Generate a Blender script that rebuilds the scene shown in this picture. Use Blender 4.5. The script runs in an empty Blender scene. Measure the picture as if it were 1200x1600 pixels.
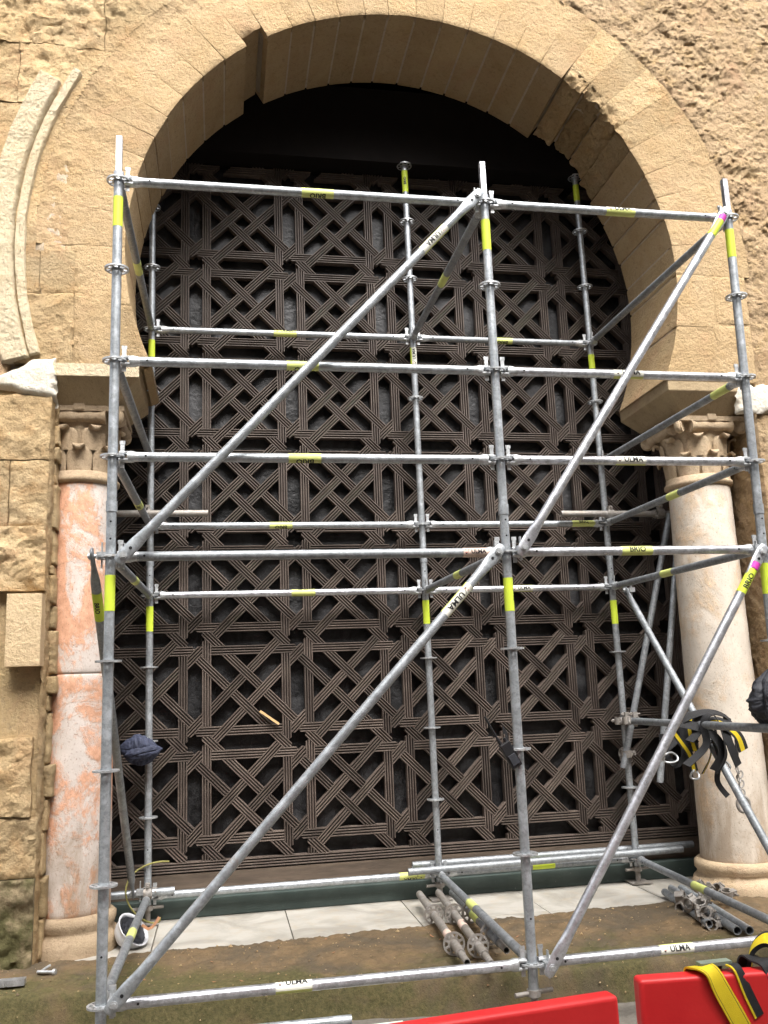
import bpy, bmesh, math, random
import numpy as np
from mathutils import Vector, Matrix
random.seed(7); rng = np.random.default_rng(7)
scene = bpy.context.scene
COL = scene.collection

# ------------------------------------------------------------------ camera, sky, sun, exposure
cd = bpy.data.cameras.new('camera'); cam = bpy.data.objects.new('camera', cd); COL.objects.link(cam)
R_ = Vector((0.983463, -0.177005, -0.038335)); F_ = Vector((0.181085, 0.964453, 0.192455)); U_ = Vector((0.002907, -0.196214, 0.980557))
m = Matrix.Identity(4)
for r in range(3):
    m[r][0], m[r][1], m[r][2] = R_[r], U_[r], -F_[r]
m.translation = Vector((0.52052, -4.44792, 1.47443)); cam.matrix_world = m
cd.sensor_fit = 'VERTICAL'; cd.sensor_height = 32.0; cd.lens = 1396.053 / 1600 * 32.0
cd.clip_start = 0.05; cd.clip_end = 400
scene.camera = cam

SUN_EL, SUN_AZ = math.radians(56), math.radians(10)      # azimuth measured from -Y (street side) towards +X
world = bpy.data.worlds.new('World'); scene.world = world; world.use_nodes = True
wn = world.node_tree; bg = wn.nodes['Background']
sky = wn.nodes.new('ShaderNodeTexSky'); sky.sky_type = 'NISHITA'; sky.sun_disc = False
sky.sun_elevation = SUN_EL; sky.sun_rotation = math.pi + SUN_AZ * -1
sky.dust_density = 6.0; sky.air_density = 1.0; sky.ozone_density = 0.6
hs = wn.nodes.new('ShaderNodeHueSaturation'); hs.inputs['Saturation'].default_value = 0.22
wn.links.new(sky.outputs[0], hs.inputs['Color']); wn.links.new(hs.outputs[0], bg.inputs['Color'])
bg.inputs['Strength'].default_value = 0.09
sd = bpy.data.lights.new('sun', 'SUN'); sd.energy = 1.5; sd.angle = math.radians(38); sd.color = (1.0, 0.96, 0.90)
sun = bpy.data.objects.new('sun', sd); COL.objects.link(sun)
sdir = Vector((math.sin(SUN_AZ) * math.cos(SUN_EL), -math.cos(SUN_AZ) * math.cos(SUN_EL), math.sin(SUN_EL)))
sun.rotation_euler = sdir.to_track_quat('Z', 'Y').to_euler(); sun.location = sdir * 30
scene.view_settings.view_transform = 'Standard'; scene.view_settings.look = 'None'
scene.view_settings.gamma = 1.0; scene.view_settings.use_curve_mapping = False
scene.view_settings.exposure = 2.06
scene.render.engine = 'CYCLES'
scene.cycles.max_bounces = 8

# ------------------------------------------------------------------ numpy noise
_perm = rng.permutation(4096); _perm = np.concatenate([_perm, _perm])
_g = rng.normal(size=(4096, 3)); _g /= np.linalg.norm(_g, axis=1)[:, None]
def gnoise(p):
    i = np.floor(p).astype(np.int64); f = p - i
    w = f * f * f * (f * (f * 6 - 15) + 10)
    out = np.zeros(p.shape[:-1])
    for dx in (0, 1):
        wx = w[..., 0] if dx else 1 - w[..., 0]
        for dy in (0, 1):
            wy = w[..., 1] if dy else 1 - w[..., 1]
            for dz in (0, 1):
                wz = w[..., 2] if dz else 1 - w[..., 2]
                h = _perm[(_perm[(_perm[(i[..., 0] + dx) & 4095] + i[..., 1] + dy) & 4095] + i[..., 2] + dz) & 4095]
                g = _g[h]
                out += wx * wy * wz * (g[..., 0] * (f[..., 0] - dx) + g[..., 1] * (f[..., 1] - dy) + g[..., 2] * (f[..., 2] - dz))
    return out * 1.6
def fbm(p, scale, octv=4, gain=0.5, ridge=False):
    p = np.asarray(p, float) * scale; a = 1.0; s = np.zeros(p.shape[:-1]); t = 0
    for k in range(octv):
        n = gnoise(p * (2.03 ** k) + 17.3 * k)
        if ridge: n = 1 - 2 * np.abs(n)
        s += a * n; t += a; a *= gain
    return s / t
def sstep(a, b, x):
    t = np.clip((x - a) / (b - a), 0, 1); return t * t * (3 - 2 * t)

# ------------------------------------------------------------------ mesh helpers
def tag(o, label=None, cat=None, group=None, kind=None):
    if label: o['label'] = label
    if cat: o['category'] = cat
    if group: o['group'] = group
    if kind: o['kind'] = kind
    return o
def link(name, me, parent=None, loc=None):
    o = bpy.data.objects.new(name, me); COL.objects.link(o)
    if parent is not None: o.parent = parent
    if loc is not None: o.location = loc
    return o
def empty(name, loc=(0, 0, 0), label=None, cat=None, group=None):
    o = bpy.data.objects.new(name, None); COL.objects.link(o); o.location = loc; o.empty_display_size = 0.1
    return tag(o, label, cat, group)
class MB:
    """collects polygons, then links them as one mesh object"""
    def __init__(s): s.v = []; s.f = []; s.mi = []; s.cur = 0
    def add(s, vs, fs):
        b = len(s.v); s.v += [tuple(x) for x in vs]
        for f in fs: s.f.append(tuple(b + i for i in f)); s.mi.append(s.cur)
        return s
    def box(s, c, size, rot=None):
        hx, hy, hz = size[0] / 2, size[1] / 2, size[2] / 2
        vs = [Vector((x, y, z)) for x in (-hx, hx) for y in (-hy, hy) for z in (-hz, hz)]
        if rot is not None: vs = [rot @ v for v in vs]
        vs = [v + Vector(c) for v in vs]
        return s.add(vs, [(0, 1, 3, 2), (4, 6, 7, 5), (0, 4, 5, 1), (2, 3, 7, 6), (0, 2, 6, 4), (1, 5, 7, 3)])
    def frame(s, a):
        a = Vector(a).normalized()
        r = Vector((0, -1, 0)) if abs(a.y) < 0.9 else Vector((0, 0, 1))
        e1 = (r - a * r.dot(a)).normalized(); return a, e1, e1.cross(a)
    def tube(s, p0, p1, r, n=16, inner=None, cap=True):
        p0, p1 = Vector(p0), Vector(p1); a, e1, e2 = s.frame(p1 - p0); vs = []; fs = []
        for p in (p0, p1):
            for k in range(n):
                t = 2 * math.pi * k / n; vs.append(p + (e1 * math.cos(t) + e2 * math.sin(t)) * r)
        for k in range(n): fs.append((k, (k + 1) % n, n + (k + 1) % n, n + k))
        if inner:
            for p in (p0, p1):
                for k in range(n):
                    t = 2 * math.pi * k / n; vs.append(p + (e1 * math.cos(t) + e2 * math.sin(t)) * inner)
            for k in range(n):
                k2 = (k + 1) % n
                fs += [(2 * n + k, 3 * n + k, 3 * n + k2, 2 * n + k2), (k, 2 * n + k, 2 * n + k2, k2), (n + k, n + k2, 3 * n + k2, 3 * n + k)]
        elif cap: fs += [tuple(range(n))[::-1], tuple(range(n, 2 * n))]
        return s.add(vs, fs)
    def loft(s, stations, n=16):
        """stations: (centre, e1*r1, e2*r2) rings"""
        vs = []; fs = []
        for c, A, B in stations:
            for k in range(n):
                t = 2 * math.pi * k / n; vs.append(Vector(c) + Vector(A) * math.cos(t) + Vector(B) * math.sin(t))
        for j in range(len(stations) - 1):
            for k in range(n):
                k2 = (k + 1) % n; fs.append((j * n + k, j * n + k2, (j + 1) * n + k2, (j + 1) * n + k))
        L = (len(stations) - 1) * n
        fs += [tuple(range(n))[::-1], tuple(L + k for k in range(n))]
        return s.add(vs, fs)
    def path(s, pts, r, n=8):
        pts = [Vector(p) for p in pts]; st = []
        for i, p in enumerate(pts):
            d = (pts[min(i + 1, len(pts) - 1)] - pts[max(i - 1, 0)]).normalized()
            a, e1, e2 = s.frame(d); st.append((p, e1 * r, e2 * r))
        return s.loft(st, n)
    def ribbon(s, pts, width, nrm, th=0.003, lanes=((0, 1, 0),)):
        """flat strap along pts; nrm = list or single facing vector; lanes (from, to, material)"""
        pts = [Vector(p) for p in pts]
        for (l0, l1, mi) in lanes:
            s.cur = mi; vs = []; fs = []
            for i, p in enumerate(pts):
                d = (pts[min(i + 1, len(pts) - 1)] - pts[max(i - 1, 0)]).normalized()
                nn = Vector(nrm[i] if isinstance(nrm, list) else nrm); w = d.cross(nn).normalized(); nn = w.cross(d).normalized()
                for q in (l0, l1):
                    c = p + w * (q - 0.5) * width
                    vs += [c + nn * th * .5, c - nn * th * .5]
            for i in range(len(pts) - 1):
                b = i * 4
                fs += [(b, b + 2, b + 6, b + 4), (b + 1, b + 5, b + 7, b + 3), (b, b + 4, b + 5, b + 1), (b + 2, b + 3, b + 7, b + 6)]
            fs += [(0, 1, 3, 2), (len(vs) - 4, len(vs) - 2, len(vs) - 1, len(vs) - 3)]
            s.add(vs, fs)
        s.cur = 0
        return s
    def mesh(s, name, mats, smooth=40):
        me = bpy.data.meshes.new(name); me.from_pydata(s.v, [], s.f)
        for mt in (mats if isinstance(mats, (list, tuple)) else [mats]): me.materials.append(mt)
        me.polygons.foreach_set('material_index', s.mi)
        if smooth:
            me.polygons.foreach_set('use_smooth', [True] * len(s.f)); me.set_sharp_from_angle(angle=math.radians(smooth))
        me.update(); return me
    def build(s, name, mats, parent=None, smooth=40, loc=None):
        return link(name, s.mesh(name, mats, smooth), parent, loc)
def grid_mesh(name, P, mat, keep=None, smooth=True, closeu=False):
    nu, nv = P.shape[:2]; me = bpy.data.meshes.new(name)
    idx = np.arange(nu * nv).reshape(nu, nv)
    if closeu: idx = np.concatenate([idx, idx[:1]], 0)
    q = np.stack([idx[:-1, :-1], idx[1:, :-1], idx[1:, 1:], idx[:-1, 1:]], -1).reshape(-1, 4)
    if keep is not None: q = q[keep.reshape(-1)]
    me.vertices.add(nu * nv); me.vertices.foreach_set('co', P.reshape(-1).astype(np.float32))
    me.loops.add(len(q) * 4); me.loops.foreach_set('vertex_index', q.reshape(-1).astype(np.int32))
    me.polygons.add(len(q)); me.polygons.foreach_set('loop_start', np.arange(0, len(q) * 4, 4, dtype=np.int32))
    me.polygons.foreach_set('use_smooth', np.ones(len(q), bool) if smooth else np.zeros(len(q), bool))
    me.materials.append(mat); me.update(calc_edges=True); me.validate(); return me
def revolve(name, prof, mat, n=48, noise=None):
    """prof: list of (r, z); returns grid mesh round the local z axis"""
    prof = np.array(prof, float); t = np.linspace(0, 2 * np.pi, n, endpoint=False)
    r = prof[:, 0][None, :] * np.ones((n, 1)); z = prof[:, 1][None, :] * np.ones((n, 1))
    P = np.stack([r * np.cos(t)[:, None], r * np.sin(t)[:, None], z], -1)
    if noise is not None: P = noise(P)
    return grid_mesh(name, P, mat, closeu=True)

# ------------------------------------------------------------------ materials
class NT:
    def __init__(s, name):
        s.m = bpy.data.materials.new(name); s.m.use_nodes = True; s.t = s.m.node_tree; s.b = s.t.nodes['Principled BSDF']
    def n(s, kind, **kw):
        x = s.t.nodes.new(kind)
        for k, v in kw.items():
            if k in x.inputs: x.inputs[k].default_value = v
            else: setattr(x, k, v)
        return x
    def l(s, a, b): s.t.links.new(a, b)
    def coord(s, scale=(1, 1, 1), kind='Object', rand=True):
        tc = s.n('ShaderNodeTexCoord'); mp = s.n('ShaderNodeMapping'); mp.inputs['Scale'].default_value = scale
        s.l(tc.outputs[kind], mp.inputs['Vector'])
        if rand:
            oi = s.n('ShaderNodeObjectInfo'); mu = s.n('ShaderNodeVectorMath', operation='SCALE'); mu.inputs[0].default_value = (13, 7, 19)
            s.l(oi.outputs['Random'], mu.inputs['Scale']); s.l(mu.outputs[0], mp.inputs['Location'])
        return mp.outputs[0]
    def noise(s, vec, scale, detail=6, rough=.6, dist=0):
        x = s.n('ShaderNodeTexNoise'); x.inputs['Scale'].default_value = scale; x.inputs['Detail'].default_value = detail
        x.inputs['Roughness'].default_value = rough; x.inputs['Distortion'].default_value = dist; s.l(vec, x.inputs['Vector']); return x.outputs[0]
    def ramp(s, fac, stops):
        x = s.n('ShaderNodeValToRGB'); e = x.color_ramp.elements
        while len(e) < len(stops): e.new(0.5)
        for el, (p, c) in zip(e, stops):
            el.position = p; el.color = (c, c, c, 1) if isinstance(c, (int, float)) else (*c, 1)
        s.l(fac, x.inputs[0]); return x.outputs[0]
    def mix(s, fac, a, b, mode='MIX'):
        x = s.n('ShaderNodeMix', data_type='RGBA', blend_type=mode)
        for si_, v in ((0, fac), (6, a), (7, b)):
            sock = x.inputs[si_]
            if isinstance(v, bpy.types.NodeSocket): s.l(v, sock)
            elif isinstance(v, (int, float)): sock.default_value = v if si_ == 0 else (v, v, v, 1)
            else: sock.default_value = (*v, 1)
        return x.outputs[2]
    def bump(s, h, strength=.5, dist=.01, prev=None):
        x = s.n('ShaderNodeBump'); x.inputs['Strength'].default_value = strength; x.inputs['Distance'].default_value = dist
        s.l(h, x.inputs['Height'])
        if prev is not None: s.l(prev, x.inputs['Normal'])
        return x.outputs[0]
    def done(s, color=None, rough=.8, metal=0., normal=None, spec=None):
        b = s.b
        for sock, v in ((b.inputs['Base Color'], color), (b.inputs['Roughness'], rough), (b.inputs['Metallic'], metal)):
            if v is None: continue
            if isinstance(v, bpy.types.NodeSocket): s.l(v, sock)
            elif isinstance(v, (int, float)): sock.default_value = v
            else: sock.default_value = (*v, 1)
        if normal is not None: s.l(normal, b.inputs['Normal'])
        if spec is not None: b.inputs['Specular IOR Level'].default_value = spec
        return s.m

def m_stone(name, c1, c2, c3, stain=(.20, .15, .10), pit=.5, bump=.6, bscale=38, randv=.16, fine=1.0):
    t = NT(name); v = t.coord(kind='Object', rand=False)
    big = t.noise(v, 1.7, 5, .6); mid = t.noise(v, 7, 7, .65, .4); fin = t.noise(v, bscale, 8, .7); gr = t.noise(v, 190, 3, .6)
    col = t.mix(t.ramp(big, [(.36, 0), (.64, 1)]), c1, c2)
    col = t.mix(t.ramp(mid, [(.50, 0), (.72, .8)]), col, c3)
    col = t.mix(t.ramp(fin, [(.28, .75), (.46, 0)]), col, stain)
    col = t.mix(t.ramp(gr, [(.35, .28), (.6, 0)]), col, stain)
    pk = t.noise(v, 2.6, 6, .65, .8); yl = t.noise(t.coord((.8, .8, 1.6), rand=False), 3.7, 5, .6)
    col = t.mix(t.ramp(pk, [(.54, 0), (.70, .55)]), col, tuple(q_ * w_ for q_, w_ in zip(c1, (.98, .86, .92))))
    col = t.mix(t.ramp(yl, [(.52, 0), (.72, .6)]), col, tuple(q_ * w_ for q_, w_ in zip(c2, (1.04, 1.05, .98))))
    col = t.mix(t.ramp(t.noise(v, 62, 5, .75), [(.60, 0), (.75, .35)]), col, tuple(min(1, q_ * 1.35) for q_ in c2))
    oi = t.n('ShaderNodeObjectInfo'); mr = t.n('ShaderNodeMapRange'); mr.inputs[3].default_value = 1 - randv; mr.inputs[4].default_value = 1 + randv
    t.l(oi.outputs['Random'], mr.inputs[0])
    col = t.mix(1.0, col, mr.outputs[0], 'MULTIPLY')
    n = t.bump(mid, bump * .6, .06); n = t.bump(fin, bump, .034, n); n = t.bump(gr, .6 * fine, .006, n)
    return t.done(col, .92, normal=n, spec=.2)
M = {}
M['stone'] = m_stone('sandstone_dressed', (.495, .350, .190), (.53, .39, .235), (.455, .31, .155), stain=(.26, .175, .09), bump=.75, randv=.075)
M['soft'] = m_stone('sandstone_weathered', (.54, .378, .200), (.585, .445, .27), (.50, .305, .140), stain=(.27, .18, .09), bump=1.0)
M['rubble'] = m_stone('sandstone_eroded', (.48, .335, .195), (.535, .395, .245), (.50, .34, .155), stain=(.27, .19, .12), bump=1.0, bscale=30)
M['mortar'] = m_stone('lime_mortar', (.55, .45, .33), (.60, .50, .38), (.46, .36, .25), stain=(.36, .28, .2), bump=.6)
M['pale_block'] = m_stone('pale_new_sandstone', (.60, .45, .27), (.63, .485, .31), (.56, .41, .235), stain=(.36, .26, .15), bump=.5, randv=.02)
M['joint'] = m_stone('joint_earth', (.40, .29, .155), (.44, .33, .19), (.36, .255, .13), bump=.6)
M['dark_stone'] = m_stone('sandstone_broken', (.30, .23, .15), (.38, .29, .18), (.26, .19, .12), bump=1.0)
M['plaster'] = m_stone('lime_plaster', (.68, .565, .385), (.71, .61, .44), (.60, .47, .29), stain=(.45, .35, .22), bump=.9, randv=.03)
M['white_plaster'] = m_stone('white_plaster', (.66, .62, .54), (.70, .67, .60), (.58, .49, .36), stain=(.55, .46, .34), bump=.5, randv=.02)
M['impost'] = m_stone('impost_stone', (.38, .29, .18), (.44, .34, .215), (.30, .225, .135), stain=(.2, .15, .09), bump=.25, randv=.03)
M['carved'] = m_stone('carved_stone', (.40, .30, .20), (.45, .345, .235), (.34, .25, .16), stain=(.20, .14, .09), bump=.35, randv=.05)
M['carved_pale'] = m_stone('carved_stone_pale', (.50, .38, .25), (.55, .43, .30), (.46, .33, .20), stain=(.28, .2, .13), bump=.35, randv=.05)

def m_column(name, white, warm, lo, hi, amount):
    t = NT(name); v = t.coord((1, 1, .75), rand=False)
    a = t.noise(v, 3.2, 9, .68, .5); b = t.noise(v, 24, 6, .7); c = t.noise(v, 90, 4, .6)
    tc = t.n('ShaderNodeTexCoord'); sx = t.n('ShaderNodeSeparateXYZ'); t.l(tc.outputs['Object'], sx.inputs[0])
    side = t.n('ShaderNodeMapRange'); side.inputs[1].default_value = -.05; side.inputs[2].default_value = -.24
    side.inputs[3].default_value = 0; side.inputs[4].default_value = amount; t.l(sx.outputs[0], side.inputs[0])
    ad = t.n('ShaderNodeMath', operation='ADD'); t.l(a, ad.inputs[0]); t.l(side.outputs[0], ad.inputs[1])
    ad2 = t.n('ShaderNodeMath', operation='MULTIPLY_ADD'); t.l(b, ad2.inputs[0]); ad2.inputs[1].default_value = .22; t.l(ad.outputs[0], ad2.inputs[2])
    f = t.ramp(ad2.outputs[0], [(lo, 0), (hi, 1)])
    base = t.mix(t.ramp(t.noise(v, 6, 5, .6), [(.4, 0), (.65, 1)]), white, tuple(x * .86 for x in white))
    wv = t.mix(t.ramp(b, [(.35, 0), (.65, 1)]), warm, tuple(min(1, x * 1.3 + .06) for x in warm))
    col = t.mix(f, base, wv)
    col = t.mix(t.ramp(c, [(.30, .6), (.42, 0)]), col, tuple(x * .5 for x in warm))
    zg = t.n('ShaderNodeMapRange'); zg.inputs[1].default_value = .2; zg.inputs[2].default_value = .95; zg.inputs[3].default_value = .30; zg.inputs[4].default_value = 0; t.l(sx.outputs[2], zg.inputs[0])
    gm = t.n('ShaderNodeMath', operation='ADD'); t.l(zg.outputs[0], gm.inputs[0]); t.l(t.noise(t.coord((1.6, 1.6, .5), rand=False), 5, 7, .7, .6), gm.inputs[1])
    col = t.mix(t.ramp(gm.outputs[0], [(.58, 0), (.82, .6)]), col, (.27, .19, .12))
    n = t.bump(f, .4, .006); n = t.bump(b, .35, .006, n); n = t.bump(c, .3, .002, n)
    return t.done(col, .85, normal=n, spec=.2)
M['col_red'] = m_column('flaked_red_marble', (.63, .56, .515), (.50, .27, .17), .58, .66, .12)
M['col_pale'] = m_column('stained_pale_marble', (.64, .57, .49), (.47, .34, .22), .63, .80, .05)

def m_galv(name, base, rough, metal=.75, spots=.35, dirt=None, damt=0):
    t = NT(name); v = t.coord(kind='Object', rand=True)
    vo = t.n('ShaderNodeTexVoronoi'); vo.inputs['Scale'].default_value = 85; t.l(v, vo.inputs['Vector'])
    sp = t.n('ShaderNodeSeparateColor'); t.l(vo.outputs['Color'], sp.inputs[0])
    a = t.noise(v, 14, 7, .7); b = t.noise(v, 60, 5, .65)
    col = t.mix(t.ramp(sp.outputs[0], [(0, spots), (1, 0)]), base, tuple(x * .62 for x in base))
    col = t.mix(t.ramp(a, [(.46, 0), (.62, .75)]), col, tuple(min(.9, x * 1.35) for x in base))
    col = t.mix(t.ramp(t.noise(v, 34, 5, .7), [(.42, .55), (.50, 0)]), col, tuple(x * .62 for x in base))
    col = t.mix(t.ramp(b, [(.30, .5), (.45, 0)]), col, tuple(x * .5 for x in base))
    sc = t.noise(v, 130, 4, .7); rs = t.noise(v, 7, 7, .75, .6)
    col = t.mix(t.ramp(sc, [(.66, 0), (.72, .7)]), col, (.62, .60, .55))
    col = t.mix(t.ramp(rs, [(.64, 0), (.72, .55)]), col, (.26, .17, .10))
    if dirt: col = t.mix(t.ramp(a, [(.35, damt), (.6, damt * .25)]), col, dirt)
    rr = t.ramp(a, [(.3, rough - .06), (.7, rough + .12)])
    n = t.bump(b, .12, .002)
    return t.done(col, rr, metal, n, .5)
M['galv'] = m_galv('galvanised_steel', (.41, .44, .47), .40, .6)
M['bright'] = m_galv('bright_galvanised_steel', (.58, .595, .64), .31, .75, .2)
M['dull'] = m_galv('dull_weathered_steel', (.30, .32, .34), .52, .55, .4)
M['dirty'] = m_galv('cement_splashed_steel', (.30, .29, .28), .6, .4, .3, (.30, .25, .20), .6)
M['cast'] = m_galv('cast_steel', (.56, .58, .60), .42, .7, .3)
def m_plain(name, c, rough=.6, metal=0, bscale=60, bstr=.2, var=.18, spec=.4, scale=(1, 1, 1)):
    t = NT(name); v = t.coord(scale, rand=True); a = t.noise(v, 9, 6, .65); b = t.noise(v, bscale, 5, .6)
    col = t.mix(t.ramp(a, [(.35, 0), (.68, 1)]), tuple(x * (1 - var) for x in c), tuple(min(1, x * (1 + var)) for x in c))
    return t.done(col, rough, metal, t.bump(b, bstr, .004), spec)
M['tape'] = m_plain('fluorescent_yellow_sticker', (.60, .73, .06), .45, var=.06, bstr=.05)
M['tape_pale'] = m_plain('faded_yellow_sticker', (.62, .67, .22), .5, var=.1, bstr=.05)
M['tape_white'] = m_plain('white_sticker', (.76, .76, .68), .5, var=.08, bstr=.05)
M['tape_pink'] = m_plain('faded_pink_sticker', (.66, .50, .42), .6, var=.25, bstr=.05)
M['magenta'] = m_plain('magenta_tape', (.60, .05, .40), .5, var=.08, bstr=.05)
M['ink'] = m_plain('black_print', (.012, .012, .014), .5, var=.02, bstr=0)  # lettering, and the painted dark inside the pin holes
M['ink_red'] = m_plain('red_print', (.40, .03, .02), .5, var=.02, bstr=0)
def m_red():
    t = NT('red_barrier_plastic'); v = t.coord(rand=True); a = t.noise(v, 3, 6, .65); b = t.noise(t.coord((6, 60, 60), rand=True), 3, 5, .7); c = t.noise(v, 70, 5, .7)
    col = t.mix(t.ramp(a, [(.35, 0), (.7, 1)]), (.56, .016, .020), (.66, .028, .028))
    col = t.mix(t.ramp(b, [(.66, 0), (.72, .45)]), col, (.40, .12, .10)); col = t.mix(t.ramp(c, [(.68, 0), (.74, .5)]), col, (.22, .05, .045))
    return t.done(col, t.ramp(a, [(.3, .34), (.7, .55)]), 0, t.bump(c, .12, .003, t.bump(a, .2, .02)), .45)
M['red'] = m_red()
M['rust'] = m_plain('rusty_red_steel', (.16, .04, .035), .6, var=.3)
M['yellow_web'] = m_plain('yellow_webbing', (.70, .53, .015), .75, bscale=420, bstr=.5, var=.08)
M['black_web'] = m_plain('black_webbing', (.018, .018, .020), .7, bscale=420, bstr=.5, var=.2)
M['jacket'] = m_plain('navy_jacket_fabric', (.035, .042, .075), .75, bscale=140, bstr=.4, var=.25)
M['black_cloth'] = m_plain('charcoal_padded_fabric', (.030, .032, .040), .62, bscale=160, bstr=.3, var=.3)
M['blackplastic'] = m_plain('black_plastic', (.015, .015, .017), .4, var=.1)
M['white_shell'] = m_plain('white_helmet_shell', (.56, .57, .60), .35, var=.05, bstr=.05)
M['leather'] = m_plain('brown_strap', (.33, .16, .08), .7)
M['pine'] = m_plain('raw_pine', (.62, .40, .19), .7, scale=(1, 8, 8))
M['rope'] = m_plain('yellow_green_rope', (.26, .24, .08), .85, bscale=300, bstr=.6)
M['cement'] = m_plain('grey_print', (.20, .19, .17), .6)
M['label'] = m_plain('grey_fabric_label', (.20, .24, .19), .8, bscale=300, bstr=.3)
M['wall_paint'] = m_plain('ochre_facade_paint', (.34, .30, .25), .9, bscale=18, bstr=.4)
M['interior'] = m_plain('unlit_timber_interior', (.006, .0045, .004), .85, spec=.15)  # near-black colour stands in for the deep shade above the door
M['glass_dark'] = m_plain('dark_window_glass', (.03, .04, .05), .1, var=.05)
M['shutter'] = m_plain('brown_shutter', (.12, .07, .04), .7)

def m_wood():
    t = NT('old_dark_walnut'); v = t.coord(rand=True)
    a = t.noise(v, 6, 6, .6); b = t.noise(t.coord((14, 14, 14), rand=True), 8, 6, .7)
    oi = t.n('ShaderNodeObjectInfo'); dust = t.noise(t.coord((1, 1, 1), rand=True), 3.1, 6, .7, .5)
    col = t.mix(t.ramp(a, [(.35, 0), (.68, 1)]), (.088, .067, .056), (.150, .118, .100))
    col = t.mix(t.ramp(b, [(.38, .6), (.6, 0)]), col, (.045, .033, .027))
    mr = t.n('ShaderNodeMapRange'); mr.inputs[3].default_value = .70; mr.inputs[4].default_value = 1.30; t.l(oi.outputs['Random'], mr.inputs[0])
    col = t.mix(1.0, col, mr.outputs[0], 'MULTIPLY')
    col = t.mix(t.ramp(dust, [(.54, 0), (.72, .45)]), col, (.215, .17, .138))
    return t.done(col, .58, normal=t.bump(b, .35, .004), spec=.4)
M['wood'] = m_wood()
M['rail'] = m_plain('dusty_walnut_rail', (.105, .078, .058), .7, bscale=40, bstr=.4, var=.3, scale=(.4, 3, 3))
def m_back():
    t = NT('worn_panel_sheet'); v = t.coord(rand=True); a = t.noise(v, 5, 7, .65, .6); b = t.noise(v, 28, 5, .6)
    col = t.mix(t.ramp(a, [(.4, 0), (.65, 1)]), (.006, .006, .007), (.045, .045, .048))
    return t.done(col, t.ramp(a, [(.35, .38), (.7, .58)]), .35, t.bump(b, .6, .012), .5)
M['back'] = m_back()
def m_marble():
    t = NT('worn_white_marble'); v = t.coord(rand=True); a = t.noise(v, 2.4, 9, .62, 1.4); b = t.noise(v, 12, 6, .65)
    col = t.mix(t.ramp(a, [(.42, 0), (.62, 1)]), (.44, .42, .38), (.31, .29, .255))
    col = t.mix(t.ramp(b, [(.52, 0), (.74, .55)]), col, (.42, .33, .22))
    return t.done(col, .55, normal=t.bump(b, .12, .005), spec=.35)
M['marble'] = m_marble()
def m_ledge():
    t = NT('mossy_ledge_stone'); v = t.coord(rand=False)
    a = t.noise(v, 2.1, 7, .62, .5); b = t.noise(v, 9, 8, .7); c = t.noise(v, 46, 6, .7); d = t.noise(v, 1.3, 5, .6, .3)
    col = t.mix(t.ramp(b, [(.36, 0), (.66, 1)]), (.105, .076, .044), (.195, .130, .070))
    col = t.mix(t.ramp(a, [(.47, 0), (.60, .85)]), col, (.088, .070, .048))
    tc = t.n('ShaderNodeTexCoord'); sx = t.n('ShaderNodeSeparateXYZ'); t.l(tc.outputs['Object'], sx.inputs[0])
    yy = t.n('ShaderNodeMapRange'); yy.inputs[1].default_value = 1.25; yy.inputs[2].default_value = .55; yy.inputs[3].default_value = -.10; yy.inputs[4].default_value = .17; t.l(sx.outputs[1], yy.inputs[0])
    xx = t.n('ShaderNodeMapRange'); xx.inputs[1].default_value = -.3; xx.inputs[2].default_value = 2.6; xx.inputs[3].default_value = .10; xx.inputs[4].default_value = -.06; t.l(sx.outputs[0], xx.inputs[0])
    s1 = t.n('ShaderNodeMath', operation='ADD'); t.l(d, s1.inputs[0]); t.l(yy.outputs[0], s1.inputs[1])
    s2 = t.n('ShaderNodeMath', operation='ADD'); t.l(s1.outputs[0], s2.inputs[0]); t.l(xx.outputs[0], s2.inputs[1])
    s3 = t.n('ShaderNodeMath', operation='MULTIPLY_ADD'); t.l(b, s3.inputs[0]); s3.inputs[1].default_value = .30; t.l(s2.outputs[0], s3.inputs[2])
    moss = t.mix(t.ramp(c, [(.35, 0), (.65, 1)]), (.042, .044, .014), (.110, .098, .040))
    col = t.mix(t.ramp(s3.outputs[0], [(.69, 0), (.82, .85)]), col, moss)
    col = t.mix(t.ramp(c, [(.64, 0), (.72, .45)]), col, (.27, .22, .15))
    col = t.mix(t.ramp(t.noise(v, 120, 4, .7), [(.34, .6), (.46, 0)]), col, (.035, .028, .018))
    n = t.bump(b, .5, .02); n = t.bump(c, .7, .008, n)
    return t.done(col, .86, normal=n, spec=.25)
M['ledge'] = m_ledge()
def m_ground():
    t = NT('street_paving'); v = t.coord(rand=False); a = t.noise(v, 2, 6, .6); b = t.noise(v, 40, 6, .7)
    col = t.mix(t.ramp(a, [(.35, 0), (.65, 1)]), (.105, .095, .083), (.155, .14, .12))
    col = t.mix(t.ramp(b, [(.4, .5), (.6, 0)]), col, (.09, .08, .065))
    return t.done(col, .85, normal=t.bump(b, .6, .01))
M['ground'] = m_ground()
def m_sill():
    t = NT('green_painted_sill'); v = t.coord((1, 1, 1), rand=False); a = t.noise(v, 4, 6, .65); b = t.noise(v, 42, 5, .7)
    col = t.mix(t.ramp(a, [(.35, 0), (.68, 1)]), (.030, .048, .044), (.060, .082, .074))
    col = t.mix(t.ramp(b, [(.68, 0), (.73, .8)]), col, (.36, .36, .32))
    return t.done(col, .6, normal=t.bump(b, .3, .004))
M['sill'] = m_sill()
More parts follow.
